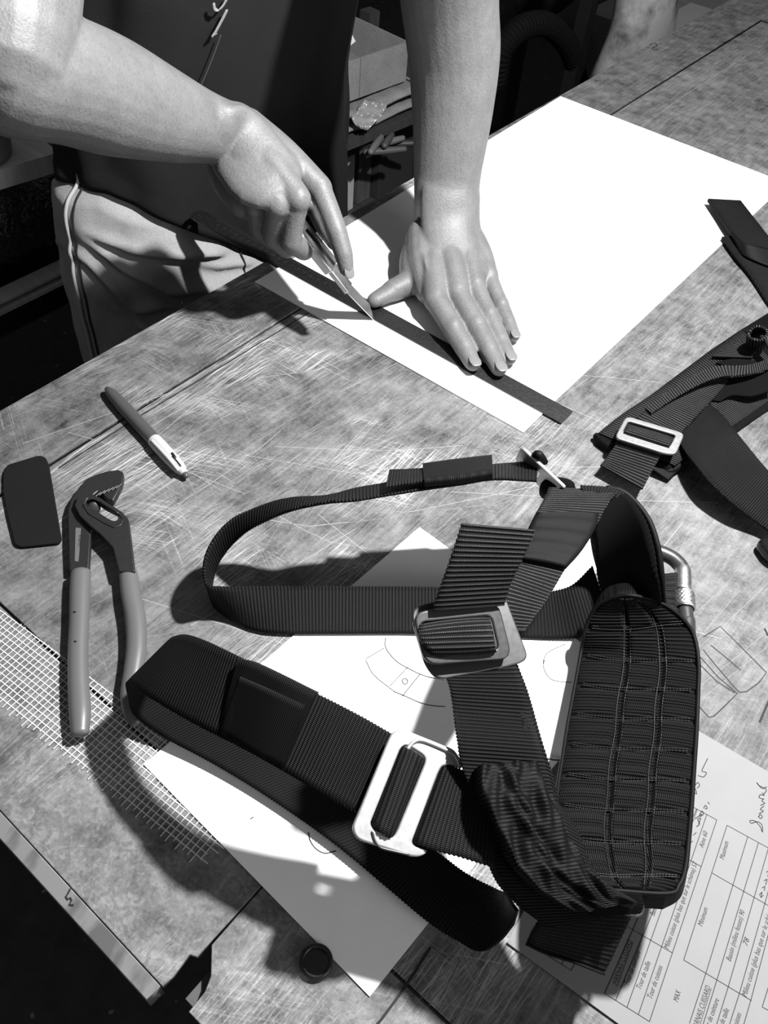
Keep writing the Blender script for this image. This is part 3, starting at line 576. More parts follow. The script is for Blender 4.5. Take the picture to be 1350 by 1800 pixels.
bm = bmesh.new(); bm.from_mesh(arm_me); bm.from_mesh(core_me); me = bpy.data.meshes.new('body'); bm.to_mesh(me); bm.free()
me.polygons.foreach_set('use_smooth', [True]*len(me.polygons)); me.materials.clear(); me.materials.append(M_SKIN); link(bpy.data.objects.new('body', me), per)
def nail(tip, dip, r, lift=.78, fwd=.35):
    d = norm(tip-dip); up = norm(np.array([0, 0, 1])-d*d[2]); c = tip+d*r*fwd+up*r*lift; w = np.cross(d, up)
    MB().tube([c-d*r*.55, c, c+d*r*.55], [r*.62, r*.70, r*.60], seg=14, ratio=.16, wide=w, caplen=.5).build('fingernail', M_NAIL, per)
for k in range(4): nail(LTIP[k], LDIP[k], (.0088, .0088, .0084, .0076)[k])
nail(RTIP[0], RDIP[0], .0075)

def shell(name, rings, m, parent, seg=96, close_top=False):
    """cloth tube from rings of (centre, semi-axis along U, semi-axis along N)"""
    th = np.linspace(0, 2*np.pi, seg, endpoint=False); V = []
    for c, a, b, fn in rings:
        for t in th: V.append(fn(t, c, a, b))
    F = [(i*seg+j, i*seg+(j+1) % seg, (i+1)*seg+(j+1) % seg, (i+1)*seg+j) for i in range(len(rings)-1) for j in range(seg)]
    o = mesh_obj(name, V, F, m, parent); s = o.modifiers.new('thick', 'SOLIDIFY'); s.thickness = .0025; s.offset = 1; return o
def vn(x, y, z=0): return math.sin(x*1.7+math.sin(y*2.3+z))*.5+math.sin(y*3.1+x*.9+1.3*z)*.3+math.sin(x*4.3-y*1.7)*.2
def hemz(t):
    uu = .15+.24*math.cos(t); f = -math.sin(t)        # f>0 on the front
    z = -.022-.72*uu; z = max(-.27, min(.030, z)); return z if f > 0 else max(z, -.05-.2*max(0, math.cos(t)))
NR = 70
def shirt_pt(k):
    q = k/(NR-1)
    def fn(t, c, a, b):
        z0 = hemz(t); z = z0+(.565-z0)*q; lean = max(0, z-.08)*.16
        aa = np.interp(z, [-.15, 0, .12, .3, .45, .52, .565], [.240, .230, .224, .216, .230, .21, .13]); bb = np.interp(z, [-.15, 0, .12, .3, .45, .565], [.118, .118, .122, .125, .12, .085])
        fold = .005*vn(t*5, z*9, 1)+.0035*math.sin(t*13+3*math.sin(z*10))*(1-q)
        if q < .03: fold += .0015
        r = 1+fold/.2; return B(.15+aa*r*math.cos(t), .24-lean+bb*r*math.sin(t), z)
    return fn
shirt = shell('tshirt', [(0, 0, 0, shirt_pt(k)) for k in range(NR)], M_SHIRT, per, 140)
for s, sh, el in ((-1, shR, elR), (1, shL, elL)):
    ax = norm(el-sh); pts = [sh-ax*.04, sh+ax*.04, sh+ax*.13]
    V, F = tube_data(pts, [.078, .080, .076], seg=28, n=14, cap=False); F = [f for f in F if len(f) == 4]
    so = mesh_obj('sleeve', V[:-2], F, M_SHIRT, shirt); so.modifiers.new('t', 'SOLIDIFY').thickness = .002
# trousers: hips with pulled folds, then two legs
ridges = [([(-.10, -.010), (-.06, -.035), (-.01, -.055), (.10, -.075)], .006, .0075), ([(-.10, -.02), (-.07, -.06), (-.03, -.10), (.06, -.125)], .0085, .007), ([(-.11, -.03), (-.09, -.075), (-.07, -.12)], .008, .009), ([(-.05, .0), (.0, -.025), (.1, -.05)], .004, .006), ([(-.02, -.06), (.04, -.085), (.1, -.1)], .003, .006), ([(-.08, -.14), (-.03, -.165), (.03, -.175)], .004, .007), ([(-.1, -.10), (-.06, -.15), (-.03, -.2)], .004, .008), ([(-.03, -.085), (.03, -.11), (.09, -.115)], .0035, .007)]
def ridge(uu, z):
    s = 0
    for pts, amp, w in ridges:
        x0, x1 = pts[0][0], pts[-1][0]
        if uu < x0-.02 or uu > x1+.06: continue
        zc = np.interp(uu, [p[0] for p in pts], [p[1] for p in pts]); e = min(1, max(0, (uu-x0+.005)/.03))*min(1, max(0, (x1+.06-uu)/.05)); s += 1.6*amp*e*(math.exp(-((z-zc)/w)**2)-.6*math.exp(-((z-zc+1.9*w)/w)**2))
    return s
NT = 100
def tr_pt(k):
    q = k/(NT-1); z = .08-.42*q
    def fn(t, c, a, b):
        aa = np.interp(z, [-.34, -.1, 0, .08], [.262, .262, .252, .228]); bb = np.interp(z, [-.34, -.1, 0, .08], [.130, .122, .112, .10]); aa = aa if math.cos(t) < 0 else aa-.05*math.cos(t); uu = .15+aa*math.cos(t)
        d = ridge(uu, z) if math.sin(t) < .2 else 0; d += .003*vn(t*7, z*30); ins = min(1, max(0, (z-hemz(t)+.012)/.012)); d = d*(1-ins); aa -= .016*ins; bb -= .012*ins; uu = .15+aa*math.cos(t)
        return B(uu+math.cos(t)*d*.6, .24+bb*math.sin(t)+d*math.sin(t), z)
    return fn
trs = shell('trousers', [(0, 0, 0, tr_pt(k)) for k in range(NT)], M_TROUSERS, per, 260)
for s in (-1, 1):
    lg = .15+s*.12; V, F = tube_data([B(lg, .24, -.28), B(lg, .235, -.5), B(lg, .26, -.86)], [.132, .11, .085], seg=32, ratio=.92, wide=U, n=24, cap=False); F = [f for f in F if len(f) == 4]
    so = mesh_obj('trouser_leg', V[:-2], F, M_TROUSERS, trs); so.modifiers.new('t', 'SOLIDIFY').thickness = .002
    MB().tube([B(lg, .30, -.862), B(lg, .22, -.862), B(lg, .12, -.872)], [.042, .045, .038], seg=20, ratio=.8, wide=U, caplen=.6).build('shoe', M_BLACK, per)
tA_ = math.pi*1.035
pp = [np.asarray(tr_pt(k)(tA_, 0, 0, 0))-U*.003 for k in range(2, NT, 3)]
MB().tube(pp, .0022, seg=8, n=120).build('side_piping', M_PIPING, trs)
pp = [np.asarray(tr_pt(k)(tA_+.06, 0, 0, 0))-U*.001-N*.0015 for k in range(2, NT, 3)]
MB().tube(pp, .0012, seg=6, n=120).build('piping_shade', M_INK, trs)  # dark line standing in for the shadow of the piping
tF = math.radians(254); pp = [np.asarray(tr_pt(k)(tF, 0, 0, 0))-N*.0012 for k in range(20, NT, 3)]
MB().tube(pp, .0011, seg=6, n=100).build('front_seam', M_INK, trs)
hm = MB().tube([hd+N*.01+np.array([0, 0, .06]), hd+N*.022+np.array([0, 0, .03])], [.083, .085], seg=28, ratio=1.15, wide=U); hm.build('hair', M_HAIR, per)
# script letter ends printed on the chest
def chest(px, py):
    lo, hi = .06, .2
    for _ in range(30):
        off = (lo+hi)/2; p = PV(px, py, off); q = p-E0; uu = q@U; z = q[2]; x = max(-.98, min(.98, (uu-.15)/.236)); lean = max(0, z-.08)*.16
        nn = .24-lean-.124*math.sqrt(1-x*x)
        if off > nn: hi = off
        else: lo = off
    return PV(px, py, lo-.009)
for ln, w in (([(376, 8), (378, 16), (385, 17), (392, 10), (398, 0), (403, -8)], .0034), ([(398, 20), (393, 30), (385, 45), (379, 56), (374, 63)], .0040), ([(374, 63), (380, 60)], .0028)):
    MB().tube([chest(*q) for q in ln], w*.55, seg=8, ratio=.3, wide=U).build('printed_stroke', mat('shirt_print', .16, .8), shirt)
MB().tube([chest(*q) for q in ((388, 62), (376, 95), (362, 130), (352, 152))], .0007, seg=6).build('shirt_crease', mat('crease_thread', .03, .9), shirt)

# cutter held in the fist
kn = thing('cutter_knife', P(600, 490), 'metal snap-blade cutter gripped in the fist, blade on the card along the ruler', 'knife')
k0 = P(657, 563, .0018); kA = P(613, 508, .045); kC = P(528, 402, .104)
kd = norm(kC-kA); ks = norm(np.cross(kd, [0, 0, 1])); ku = np.cross(ks, kd)
hw = .0115; L_ = np.linalg.norm(kC-kA)+.012
def kp(s, w, h): return kA+kd*s+ks*w+ku*h
MB().box(kp(-.004, -hw, -.004), kd*(L_+.004), ks*(hw*2), ku*.008)
bevel(MB().box(kp(.028, -hw, -.005), kd*(L_-.02), ks*(hw*2), ku*.010).build('handle', M_KNIFE, kn), .0022, 3)
MB().box(kp(.030, -.0028, .0046), kd*.045, ks*.0052, ku*.0008).build('slide_channel', M_BLACK, kn)
bevel(MB().box(kp(.0, -hw*.72, -.0028), kd*.034, ks*hw*1.44, ku*.0056).build('nose_sheath', M_KNIFE, kn), .0012, 2)
bd = norm(k0-kA); b0 = kp(.004, -hw*.66, 0); b1 = kp(.004, hw*.66, 0); tip = k0; b2 = b1+(k0-b0)*.72
V = []
for h in (-.0004, .0004): V += [b0+ku*h, tip+ku*h, b2+ku*h, b1+ku*h]
mesh_obj('blade', V, [(0, 1, 2, 3), (7, 6, 5, 4), (0, 4, 5, 1), (1, 5, 6, 2), (2, 6, 7, 3), (3, 7, 4, 0)], M_KNIFE, kn, smooth=False)

# ------------------------------------------------------------------ things behind the bench
zs = -.36; rb = .0
qa, qb = P(610, 180, zs), P(713, 142, zs); bx = norm(qb-qa); bl = np.linalg.norm(qb-qa); by = np.array([-bx[1], bx[0], 0]); bwid = .26
lo, hi = 0, .5
for _ in range(40):
    mid = (lo+hi)/2
    # rim height from the photo: near top corner at (610,109)
    d = ray(610, 109); t = ((qa[0]-0)*d[0]+(qa[1])*d[1])/(d[0]**2+d[1]**2); hi = lo = CAMH+T+d[2]*t-qa[2]
bh = hi; tk_ = .004
shelf = thing('storage_shelf', B(.75, .62, -.9), 'dark storage shelf standing behind the bench and the worker', 'shelf')
for zz, nn in ((zs-.062, 0), (zs-.35, 0)):
    s0 = qa-bx*.35-by*.06; s0[2] = T+zz-.02; MB().box(s0, bx*.78, by*.42, (0, 0, .02)).build('shelf_board', M_WOOD, shelf, False)
for a_, b_ in ((-.35, -.06), (.40, -.06), (-.35, .33), (.40, .33)):
    s0 = qa+bx*a_+by*b_; s0[2] = 0; MB().box(s0, bx*.04, by*.04, (0, 0, T+zs+.02)).build('post', M_WOOD, shelf, False)
pz_ = qa+bx*.02+by*.335; pz_[2] = T+zs-.06
MB().box(pz_, bx*.21, by*.02, (0, 0, .75)).build('back_panel', mat('grey_panel', .03, .8), shelf, False)
box = thing('cardboard_box', qa, 'open grey cardboard box with a white slip inside, on the shelf behind the worker', 'box')
z3 = np.array([0, 0, 1.0])
for nm, o_, x_, y_ in (('box_front', qa, bx*bl, by*tk_), ('box_back', qa+by*(bwid-tk_), bx*bl, by*tk_), ('box_side', qa+by*tk_, bx*tk_, by*(bwid-2*tk_)), ('box_side', qa+bx*(bl-tk_)+by*tk_, bx*tk_, by*(bwid-2*tk_))):
    MB().box(o_, x_, y_, z3*bh).build(nm, M_CARDBOARD, box, False)
MB().box(qa+by*tk_+bx*tk_, bx*(bl-2*tk_), by*(bwid-2*tk_), z3*.004).build('box_base', M_CARDBOARD, box, False)
MB().box(qa+bx*(bl*.19)-by*.0012, bx*(bl*.012), by*.001, z3*bh).build('box_crease', mat('crease', .16, .8), box, False)
pc = qa+bx*.03+by*.10+z3*bh*.55
slip = mesh_obj('paper_slip', [pc, pc+bx*.09+z3*.03, pc+bx*.10+by*.05+z3*.06, pc+by*.06+z3*.05, pc+bx*.05+by*.055+z3*.075], [(0, 1, 2, 4), (0, 4, 3)], M_PAPER, None, smooth=False)
slip.modifiers.new('t', 'SOLIDIFY').thickness = .0006; tag(slip, 'white paper slip sticking up inside the cardboard box', 'paper')
# folded fabric package under the box
pk = thing('folded_package', qa-z3*.06, 'folded grey cloth bundle beneath the cardboard box', 'cloth')
rows = []
f0 = qa-by*.045-bx*.10; f0[2] = T+zs-.056
def band(z, inn): return [(f0+bx*(x)+by*inn+z3*(z+.004*math.sin(x*30)), f0+bx*(x)+by*(.30)+z3*(z+.004*math.sin(x*22+1))) for x in np.linspace(-.05, .34, 7)]
ribbon('lower_fold', band(.012, .0), M_CARDBOARD, pk, thick=.006, pitch=.05, amp=.001, step=.008, world=True)
ribbon('upper_fold', band(.042, .006), M_CARDBOARD, pk, thick=.006, pitch=.06, amp=.0015, step=.008, world=True)
ribbon('side_fold', [(f0+bx*.34+by*.02+z3*.012, f0+bx*.34+by*.3+z3*.012), (f0+bx*.365+by*.02+z3*.027, f0+bx*.365+by*.3+z3*.027), (f0+bx*.34+by*.02+z3*.042, f0+bx*.34+by*.3+z3*.042)], M_CARDBOARD, pk, thick=.005, amp=0, step=.006, world=True)
wr_ = thing('plastic_wrapper', P(650, 200, zs-.01), 'shiny crumpled plastic bag lying over the edge of the cloth bundle', 'bag')
a0 = P(632, 185, zs-.004); rowsw = []
for k, (p, q) in enumerate((((640, 176), (680, 183)), ((630, 190), (676, 195)), ((618, 205), (668, 207)), ((624, 218), (656, 218)), ((632, 226), (644, 228)))):
    rowsw.append((p[0], p[1], zs+.016-.011*k, q[0], q[1], zs+.016-.012*k))
ribbon('film_sheet', rowsw, mat('clear_film', .30, .18, spec=.8), wr_, thick=.002, pitch=.03, amp=.005, step=.004, across=12, disp=lambda u, v, L: .006*np.sin(v*17+u*60)*np.cos(u*90))
# lower shelf: wooden offcuts, pot of tools
def blk(name, px, z, dims, label, cat, m, rot=0.0):
    o_ = P(px[0], px[1], z); x = U*math.cos(rot)+N*math.sin(rot); y = np.array([-x[1], x[0], 0]); ob = MB().box(o_, x*dims[0], y*dims[1], z3*dims[2]).build(name, m, None, False); bevel(ob, .002, 2); return tag(ob, label, cat)
zl = zs-.35
blk('wood_offcut', (628, 360), zl+.001, (.055, .10, .265), 'taller pale wooden offcut standing on the lower shelf behind the bench', 'wood block', M_LEDGE)
blk('wood_offcut', (600, 378), zl+.001, (.05, .05, .16), 'short pale block standing left of the taller offcut on the lower shelf', 'wood block', M_PALE)
blk('dark_crate', (664, 352), zl+.001, (.20, .18, .22), 'dark grey crate on the lower shelf right of the offcuts', 'crate', mat('dark_crate', .03, .7))
rt_ = random.Random(5); tz = zl+.232
for k, lb_ in enumerate(('dark tool lying lowest at the left of the crate pile behind the bench', 'grey handled tool lying second in the pile on the crate behind the bench', 'pale grey tool handle on top of the left half of the pile on the crate', 'dark tool at the middle of the pile on the crate, under a lighter handle', 'lighter tool handle crossing the middle of the pile on the crate', 'tool on top at the right of the crate pile, beside the forearm', 'rightmost low tool in the pile on the crate behind the left forearm')):
    a_ = P(636+k*8, 268-k*3+rt_.uniform(-5, 5), tz+.008+.019*(k % 3)); d_ = bx*rt_.uniform(.05, .09)+by*rt_.uniform(-.05, .05)
    to_ = MB().tube([a_, a_+d_*.5, a_+d_+z3*rt_.uniform(-.003, .004)], [.008, .009, .007], seg=10).build('hand_tool', mat('tool_grey', (.03, .09, .16, .03, .14, .08, .04)[k], .5))
    tag(to_, lb_, 'tool', 'hand tools piled on the crate behind the bench')
# left of the worker: rail with a roll of crinkled film, board and tub
def L3(px, py, off=.42): return PV(px, py, off)
rack = thing('roll_rack', B(-.1, .45, -.9), 'dark rack with pale metal rails under the crinkled black roll', 'rack')
ra, rb_ = L3(0, 556), L3(131, 487); rd_ = norm(rb_-ra); rd_[2] = 0; rd_ = norm(rd_)
def railpt(s, dz=0, dn=0): return ra+rd_*s+z3*dz+N*dn
MB().box(railpt(-.3), rd_*.85, N*.035, z3*.006).build('rail', M_PALE, rack, False)
MB().box(railpt(-.3, .014, .004), rd_*.85, N*.03, z3*.004).build('rail', M_PALE, rack, False)
MB().box(railpt(-.3, -.035, .001), rd_*.85, N*.034, z3*.035).build('rack_beam', M_BLACK, rack, False)
for s_ in (-.3, .5): MB().box(np.array([*railpt(s_, 0, .02)[:2], 0]), rd_*.04, N*.04, z3*(ra[2]-.035)).build('post', M_BLACK, rack, False)
MB().box(railpt(-.3, -.035, .035), rd_*.85, N*.45, z3*.02).build('rack_shelf', M_BLACK, rack, False)
fd = math.dist(L3(60, 310), L3(60, 520)); rc = railpt(-.3, .5*fd+.006, .02+.5*fd)
V, F = tube_data([rc, rc+rd_*.85], [.5*fd*.96]*2, seg=72, n=110, caplen=.05); V = np.array(V)
cen = rc+np.outer((V-rc)@rd_, rd_); rad = V-cen; rl_ = np.linalg.norm(rad, axis=1, keepdims=True); hsh = np.sin(V[:, 0]*300+np.sin(V[:, 2]*410))*np.sin(V[:, 1]*350+V[:, 2]*290); V = V+rad/np.maximum(rl_, 1e-6)*(hsh*.0035)[:, None]
roll = mesh_obj('film_roll', V, F, M_FILM); tag(roll, 'big roll of crinkled glossy black film lying on the rack left of the worker', 'roll')
zt = rc[2]-T+.5*fd*.96+.0045
b0_ = P(0, 334, zt); b1_ = P(110, 300, zt); bd_ = norm(b1_-b0_); bn_ = np.array([-bd_[1], bd_[0], 0]); bl_ = np.linalg.norm(b1_-b0_)
bo = MB().box(b0_-bd_*.3, bd_*(.3+bl_), bn_*.10, z3*.026).build('pale_board', M_PALE, None, False); tag(bo, 'pale wooden board laid on top of the black roll left of the worker', 'board')
tc_ = b0_+bn_*.06-bd_*.01+z3*.0265
tb = thing('plastic_tub', tc_, 'grey plastic tub with a rolled rim standing on the pale board at left', 'tub')
MB().tube([tc_+z3*.002, tc_+z3*.035, tc_+z3*.072], [.058, .062, .066], seg=36, caplen=.01).build('tub_body', mat('tub_plastic', .16, .5), tb)
MB().tube([tc_+z3*.073+np.array([.067*math.cos(a), .067*math.sin(a), 0]) for a in np.linspace(0, 2*math.pi, 33)], .0045, seg=8, n=96).build('tub_rim', mat('tub_rim', .30, .5), tb)
# right background: sack, hose on a dark machine, pale boards
sk = thing('cloth_sack', P(1120, 70, -.1), 'pale cloth sack with a dark stain hanging beyond the far bench edge', 'sack')
sc0 = PV(1128, 35, .16); V, F = tube_data([sc0-z3*.45, sc0-z3*.22, sc0, sc0+z3*.25], [.07, .10, .115, .105], seg=48, ratio=.5, wide=U, n=40, caplen=.4); V = np.array(V)
V = V+np.stack([np.sin(V[:, 2]*23+V[:, 1]*17), np.sin(V[:, 2]*19+V[:, 0]*21), np.zeros(len(V))], 1)*.009
mesh_obj('sack_body', V, F, M_SACK, sk)
MB().box(np.array([*(sc0-N*-.12)[:2], 0]), U*.03, N*.03, z3*(sc0[2]+.2)).build('sack_stand', M_BLACK, sk, False)
mc = thing('dust_extractor', P(960, 120, -.9), 'dark extractor machine with a ribbed hose beyond the bench edge', 'machine')
m0 = PV(930, 200, .75); m0[2] = 0.0
bevel(MB().box(m0+N*.16-U*.05, U*.26, N*.24, z3*.50).build('machine_body', M_BLACK, mc, False), .03, 4)
V, F = tube_data([m0+U*.17+N*.15+z3*.58, m0+U*.18+N*.15+z3*.55], [.14, .14], seg=24, n=6, caplen=.8); mesh_obj('machine_dome', V, F, mat('machine_grey', .006, .6), mc)
hp = [PV(x, y, .30) for x, y in ((868, 150), (880, 90), (915, 50), (955, 42), (985, 62), (1005, 95), (1014, 140), (1012, 190))]; V, F = tube_data(hp, .022, seg=16, n=160); V = np.array(V)
k_ = np.arange(len(V))//16; hc = catmull(np.array(hp), 160)
hm_ = mesh_obj('hose', V, F, mat('hose_rubber', .0015, .8, spec=.08), mc)
for i_ in range(2, 158, 4): pass
rg = MB()
for i_ in range(3, 157, 3): rg.tube([hc[i_]-norm(hc[i_+1]-hc[i_-1])*.0008, hc[i_]+norm(hc[i_+1]-hc[i_-1])*.0008], .0245, seg=14, n=3, caplen=.3)
ro = rg.build('hose_ribs', mat('hose_rib', .002, .8, spec=.08), hm_); ro['kind'] = 'stuff'
hb = PV(1215, 22, .12)
MB_ = MB().box(hb+np.array([0, 0, -.10])-U*.0, U*.55, N*.25, z3*.035).build('pale_plank', M_LEDGE, None, False); tag(MB_, 'pale plank stacked beyond the far end of the bench', 'plank')
for s_ in (.0, .3): MB().box(np.array([*(hb+U*s_+N*.08)[:2], 0]), U*.06, N*.06, z3*(hb[2]-.10)).build('plank_stand', M_WOOD, MB_, False)
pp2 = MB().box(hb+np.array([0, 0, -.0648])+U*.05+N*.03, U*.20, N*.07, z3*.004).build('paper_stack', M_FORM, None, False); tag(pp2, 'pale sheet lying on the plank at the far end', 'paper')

# ------------------------------------------------------------------ harness in front
HS = 1.0
_P = P
def P(px, py, h=0.0): return _P(px, py, h*HS)     # harness heights share one scale
har = thing('safety_harness', P(800, 1300), 'black webbing harness with steel buckles and padded strap in the foreground', 'harness')
Z1 = lambda x, y: (340+x/2.045, 780+y/2.045)
def rw(*rows): return [(a[0], a[1], ha, b[0], b[1], hb) for a, ha, b, hb in rows]
Wd = dict(parent=har)
# shoulder loop lying on its edge: A far/upper edge, B near/lower edge
loop = rw((Z1(1240, 60), .098, Z1(1235, 128), .122), (Z1(1080, 72), .097, Z1(1080, 122), .122), (Z1(960, 85), .095, Z1(960, 140), .121), (Z1(830, 105), .092, Z1(830, 158), .119), (Z1(690, 138), .089, Z1(690, 180), .117), (Z1(580, 158), .086, Z1(580, 198), .114), (Z1(480, 183), .083, Z1(470, 208), .106), (Z1(350, 192), .075, Z1(340, 238), .085), (Z1(250, 218), .068, Z1(240, 285), .062), (Z1(150, 268), .060, Z1(160, 345), .038), (Z1(82, 340), .054, Z1(105, 410), .019), (Z1(46, 420), .049, Z1(78, 470), .009),
          (Z1(50, 500), .042, Z1(70, 560), .002), (Z1(95, 512), .036, Z1(115, 612), .002), (Z1(180, 512), .030, Z1(200, 662), .002), (Z1(300, 512), .027, Z1(310, 680), .002), (Z1(500, 512), .026, Z1(500, 682), .002), (Z1(780, 513), .026, Z1(780, 682), .002), (Z1(1000, 520), .028, Z1(1000, 690), .002), (Z1(1200, 545), .03, Z1(1200, 696), .002))
loop += rw(((965, 1040), .032, (975, 1122), .002), ((1005, 1028), .038, (1030, 1118), .004), ((1040, 995), .045, (1075, 1105), .006))
ribbon('shoulder_loop', loop, M_WEBL, har, pitch=.0026, amp=.00025)
ribbon('loop_sleeve', rw((Z1(826, 97), .0945, Z1(832, 155), .1225), (Z1(950, 80), .098, Z1(955, 143), .1245), (Z1(1075, 66), .100, Z1(1076, 124), .1255)), M_ELASTIC, har, thick=.006, pitch=.0014, amp=.0002, bulge=.002)
ribbon('loop_end', rw((Z1(705, 102), .0955, Z1(693, 160), .1225), (Z1(770, 100), .0965, Z1(765, 150), .123), (Z1(835, 96), .098, Z1(835, 140), .123)), M_WEB, har)
# strap adjuster standing on edge at the top
Z8 = lambda x, y: (880+x/5.625, 760+y/5.625)
pa = Plane((*Z8(195, 158), .118), (*Z8(610, 560), .112), (*Z8(440, 600), .076))
def frame(pl, outer, holes, rad, hr, lift=0): return [rounded([pl.loc(*q, lift) for q in outer], rad)]+[rounded([pl.loc(*q, lift) for q in h], hr) for h in holes]
plate('top_adjuster', frame(pa, [Z8(190, 152), Z8(632, 562), Z8(440, 605), Z8(140, 270)], [[Z8(205, 285), Z8(385, 405), Z8(350, 465), Z8(182, 330)]], .004, .002), .003, M_BRIGHT, har, pa.mat(), .0010)
MB().tube([P(*Z8(330, 230), .117), P(*Z8(375, 222), .121), P(*Z8(435, 290), .115)], [.0026, .0034, .0026], seg=16).build('strap_knot', M_WEB, har)
MB().tube([P(*Z8(455, 590), .085), P(*Z8(500, 540), .098), P(*Z8(650, 535), .107), P(*Z8(690, 560), .106)], [.006, .0075, .006, .004], seg=14).build('strap_fold', M_FELT, har)
# shoulder strap from the adjuster down to the paired buckle
Z2 = lambda x, y: (700+x/2.411, 820+y/2.411)
sho = rw((Z2(640, 88), .112, Z2(955, 100), .112), (Z2(622, 130), .117, Z2(905, 132), .116), (Z2(575, 215), .124, Z2(835, 252), .120), (Z2(540, 290), .130, Z2(775, 340), .126), (Z2(505, 380), .134, Z2(712, 425), .130), (Z2(480, 470), .137, Z2(650, 530), .133), (Z2(430, 590), .138, Z2(590, 620), .134), (Z2(380, 690), .137, Z2(540, 690), .133))
ribbon('shoulder_strap', sho, M_WEB2, har)
ribbon('strap_keeper', rw((Z2(588, 196), .1265, Z2(850, 200), .1235), (Z2(565, 240), .130, Z2(832, 262), .1265), (Z2(538, 320), .136, Z2(775, 352), .1325), (Z2(520, 382), .139, Z2(716, 420), .1355)), M_ELASTIC, har, thick=.0035, pitch=.0013, amp=.00015, bulge=.0015)
ribbon('strap_tail', rw((Z2(272, 240), .192, Z2(582, 268), .186), (Z2(248, 320), .186, Z2(555, 335), .180), (Z2(215, 420), .177, Z2(515, 420), .171), (Z2(180, 520), .167, Z2(475, 505), .161), (Z2(150, 610), .157, Z2(450, 590), .151)), M_WEB2, har)
# paired steel adjuster plates
b1 = Plane((*Z1(800, 605), .151), (*Z1(1080, 575), .147), (*Z1(850, 790), .138))
backp = Plane((*Z1(790, 590), .146), (*Z1(1100, 512), .145), (*Z1(900, 830), .131))
plate('back_plate', frame(backp, [Z1(775, 590), Z1(1105, 500), Z1(1210, 775), Z1(1140, 800), Z1(880, 850), Z1(835, 800)], [[Z1(820, 660), Z1(1085, 600), Z1(1130, 735), Z1(870, 785)]], [.009, .009, .006, .008, .006, .01], .004), .0032, M_STEEL, har, backp.mat(-.0035), .0011)
plate('front_plate', frame(b1, [Z1(782, 608), Z1(1090, 568), Z1(1142, 775), Z1(828, 800)], [[Z1(812, 645), Z1(1062, 620), Z1(1090, 740), Z1(866, 764), Z1(815, 702)]], .0085, [.003, .004, .003, .002, .003]), .0035, M_STEEL, har, b1.mat(), .0012)
ribbon('slot_webbing', rw((Z1(815, 632), .147, Z1(1062, 610), .1445), (Z1(812, 665), .1525, Z1(1068, 640), .149), (Z1(815, 700), .152, Z1(1078, 690), .1485), (Z1(845, 745), .147, Z1(1086, 735), .1445), (Z1(868, 772), .139, Z1(1090, 752), .1365)), M_WEB2, har, bulge=.001)
# front strap from the paired buckle down into the stitched cluster
fs = rw(((765, 1140), .136, (888, 1140), .132), ((777, 1172), .132, (905, 1165), .128), ((790, 1205), .127, (922, 1210), .122), ((798, 1250), .120, (935, 1260), .114), ((805, 1300), .119, (950, 1310), .112), ((812, 1345), .113, (962, 1355), .106), ((835, 1400), .106, (980, 1410), .098), ((870, 1460), .098, (1000, 1465), .090))
ribbon('front_strap', fs, M_WEB, har)
fs2 = rw(((885, 1160), .125, (908, 1163), .123), ((905, 1215), .118, (929, 1218), .116), ((925, 1290), .113, (951, 1295), .110), ((945, 1350), .105, (974, 1370), .101), ((965, 1400), .098, (985, 1425), .094))
ribbon('front_strap_edge', fs2, M_WEB, har, thick=.003)
# gathered elastic and stitched cluster
def crump(u, v, L): return .0016*np.sin(u*170+5*np.sin(v*7))*np.exp(-((v-.5)/.42)**2)+.0016*np.sin(v*15+u*55)+.0030*np.sin(u*38+1)*np.sin(v*3.2)+.0012*np.sin(u*310+v*23)
gat = rw(((842, 1345), .121, (945, 1340), .114), ((850, 1395), .120, (962, 1385), .112), ((872, 1445), .115, (985, 1430), .106), ((900, 1500), .109, (1010, 1480), .100), ((935, 1545), .103, (1040, 1530), .095), ((975, 1580), .097, (1080, 1568), .091), ((1020, 1605), .092, (1112, 1588), .087))
ribbon('gathered_elastic', gat, M_ELASTIC, har, thick=.010, pitch=.0022, amp=.0003, disp=crump, across=24)
ribbon('cluster_base', rw(((835, 1370), .098, (950, 1400), .088), ((860, 1470), .094, (985, 1470), .084), ((885, 1545), .088, (1030, 1545), .080), ((925, 1600), .080, (1085, 1590), .076), ((960, 1630), .074, (1120, 1604), .074)), M_WEB, har, thick=.012, disp=lambda u, v, L: .002*np.sin(u*70+v*5))
ribbon('cluster_edge', rw(((968, 1395), .102, (990, 1425), .090), ((985, 1445), .100, (1010, 1460), .088), ((1010, 1490), .096, (1035, 1505), .086), ((1040, 1540), .092, (1070, 1550), .084), ((1080, 1578), .089, (1118, 1590), .082)), M_WEB, har, thick=.004, disp=lambda u, v, L: .002*np.sin(u*120))
ribbon('tucked_strap', rw(((1020, 1560), .086, (1128, 1572), .082), ((1030, 1590), .084, (1132, 1590), .078), ((1045, 1612), .078, (1126, 1606), .073)), M_FELT, har, amp=0)
MB().tube([P(1098, 1604, .070), P(1118, 1608, .067), P(1127, 1602, .067), P(1128, 1590, .070)], [.0014]*4, seg=10).build('hidden_ring', M_STEEL, har)
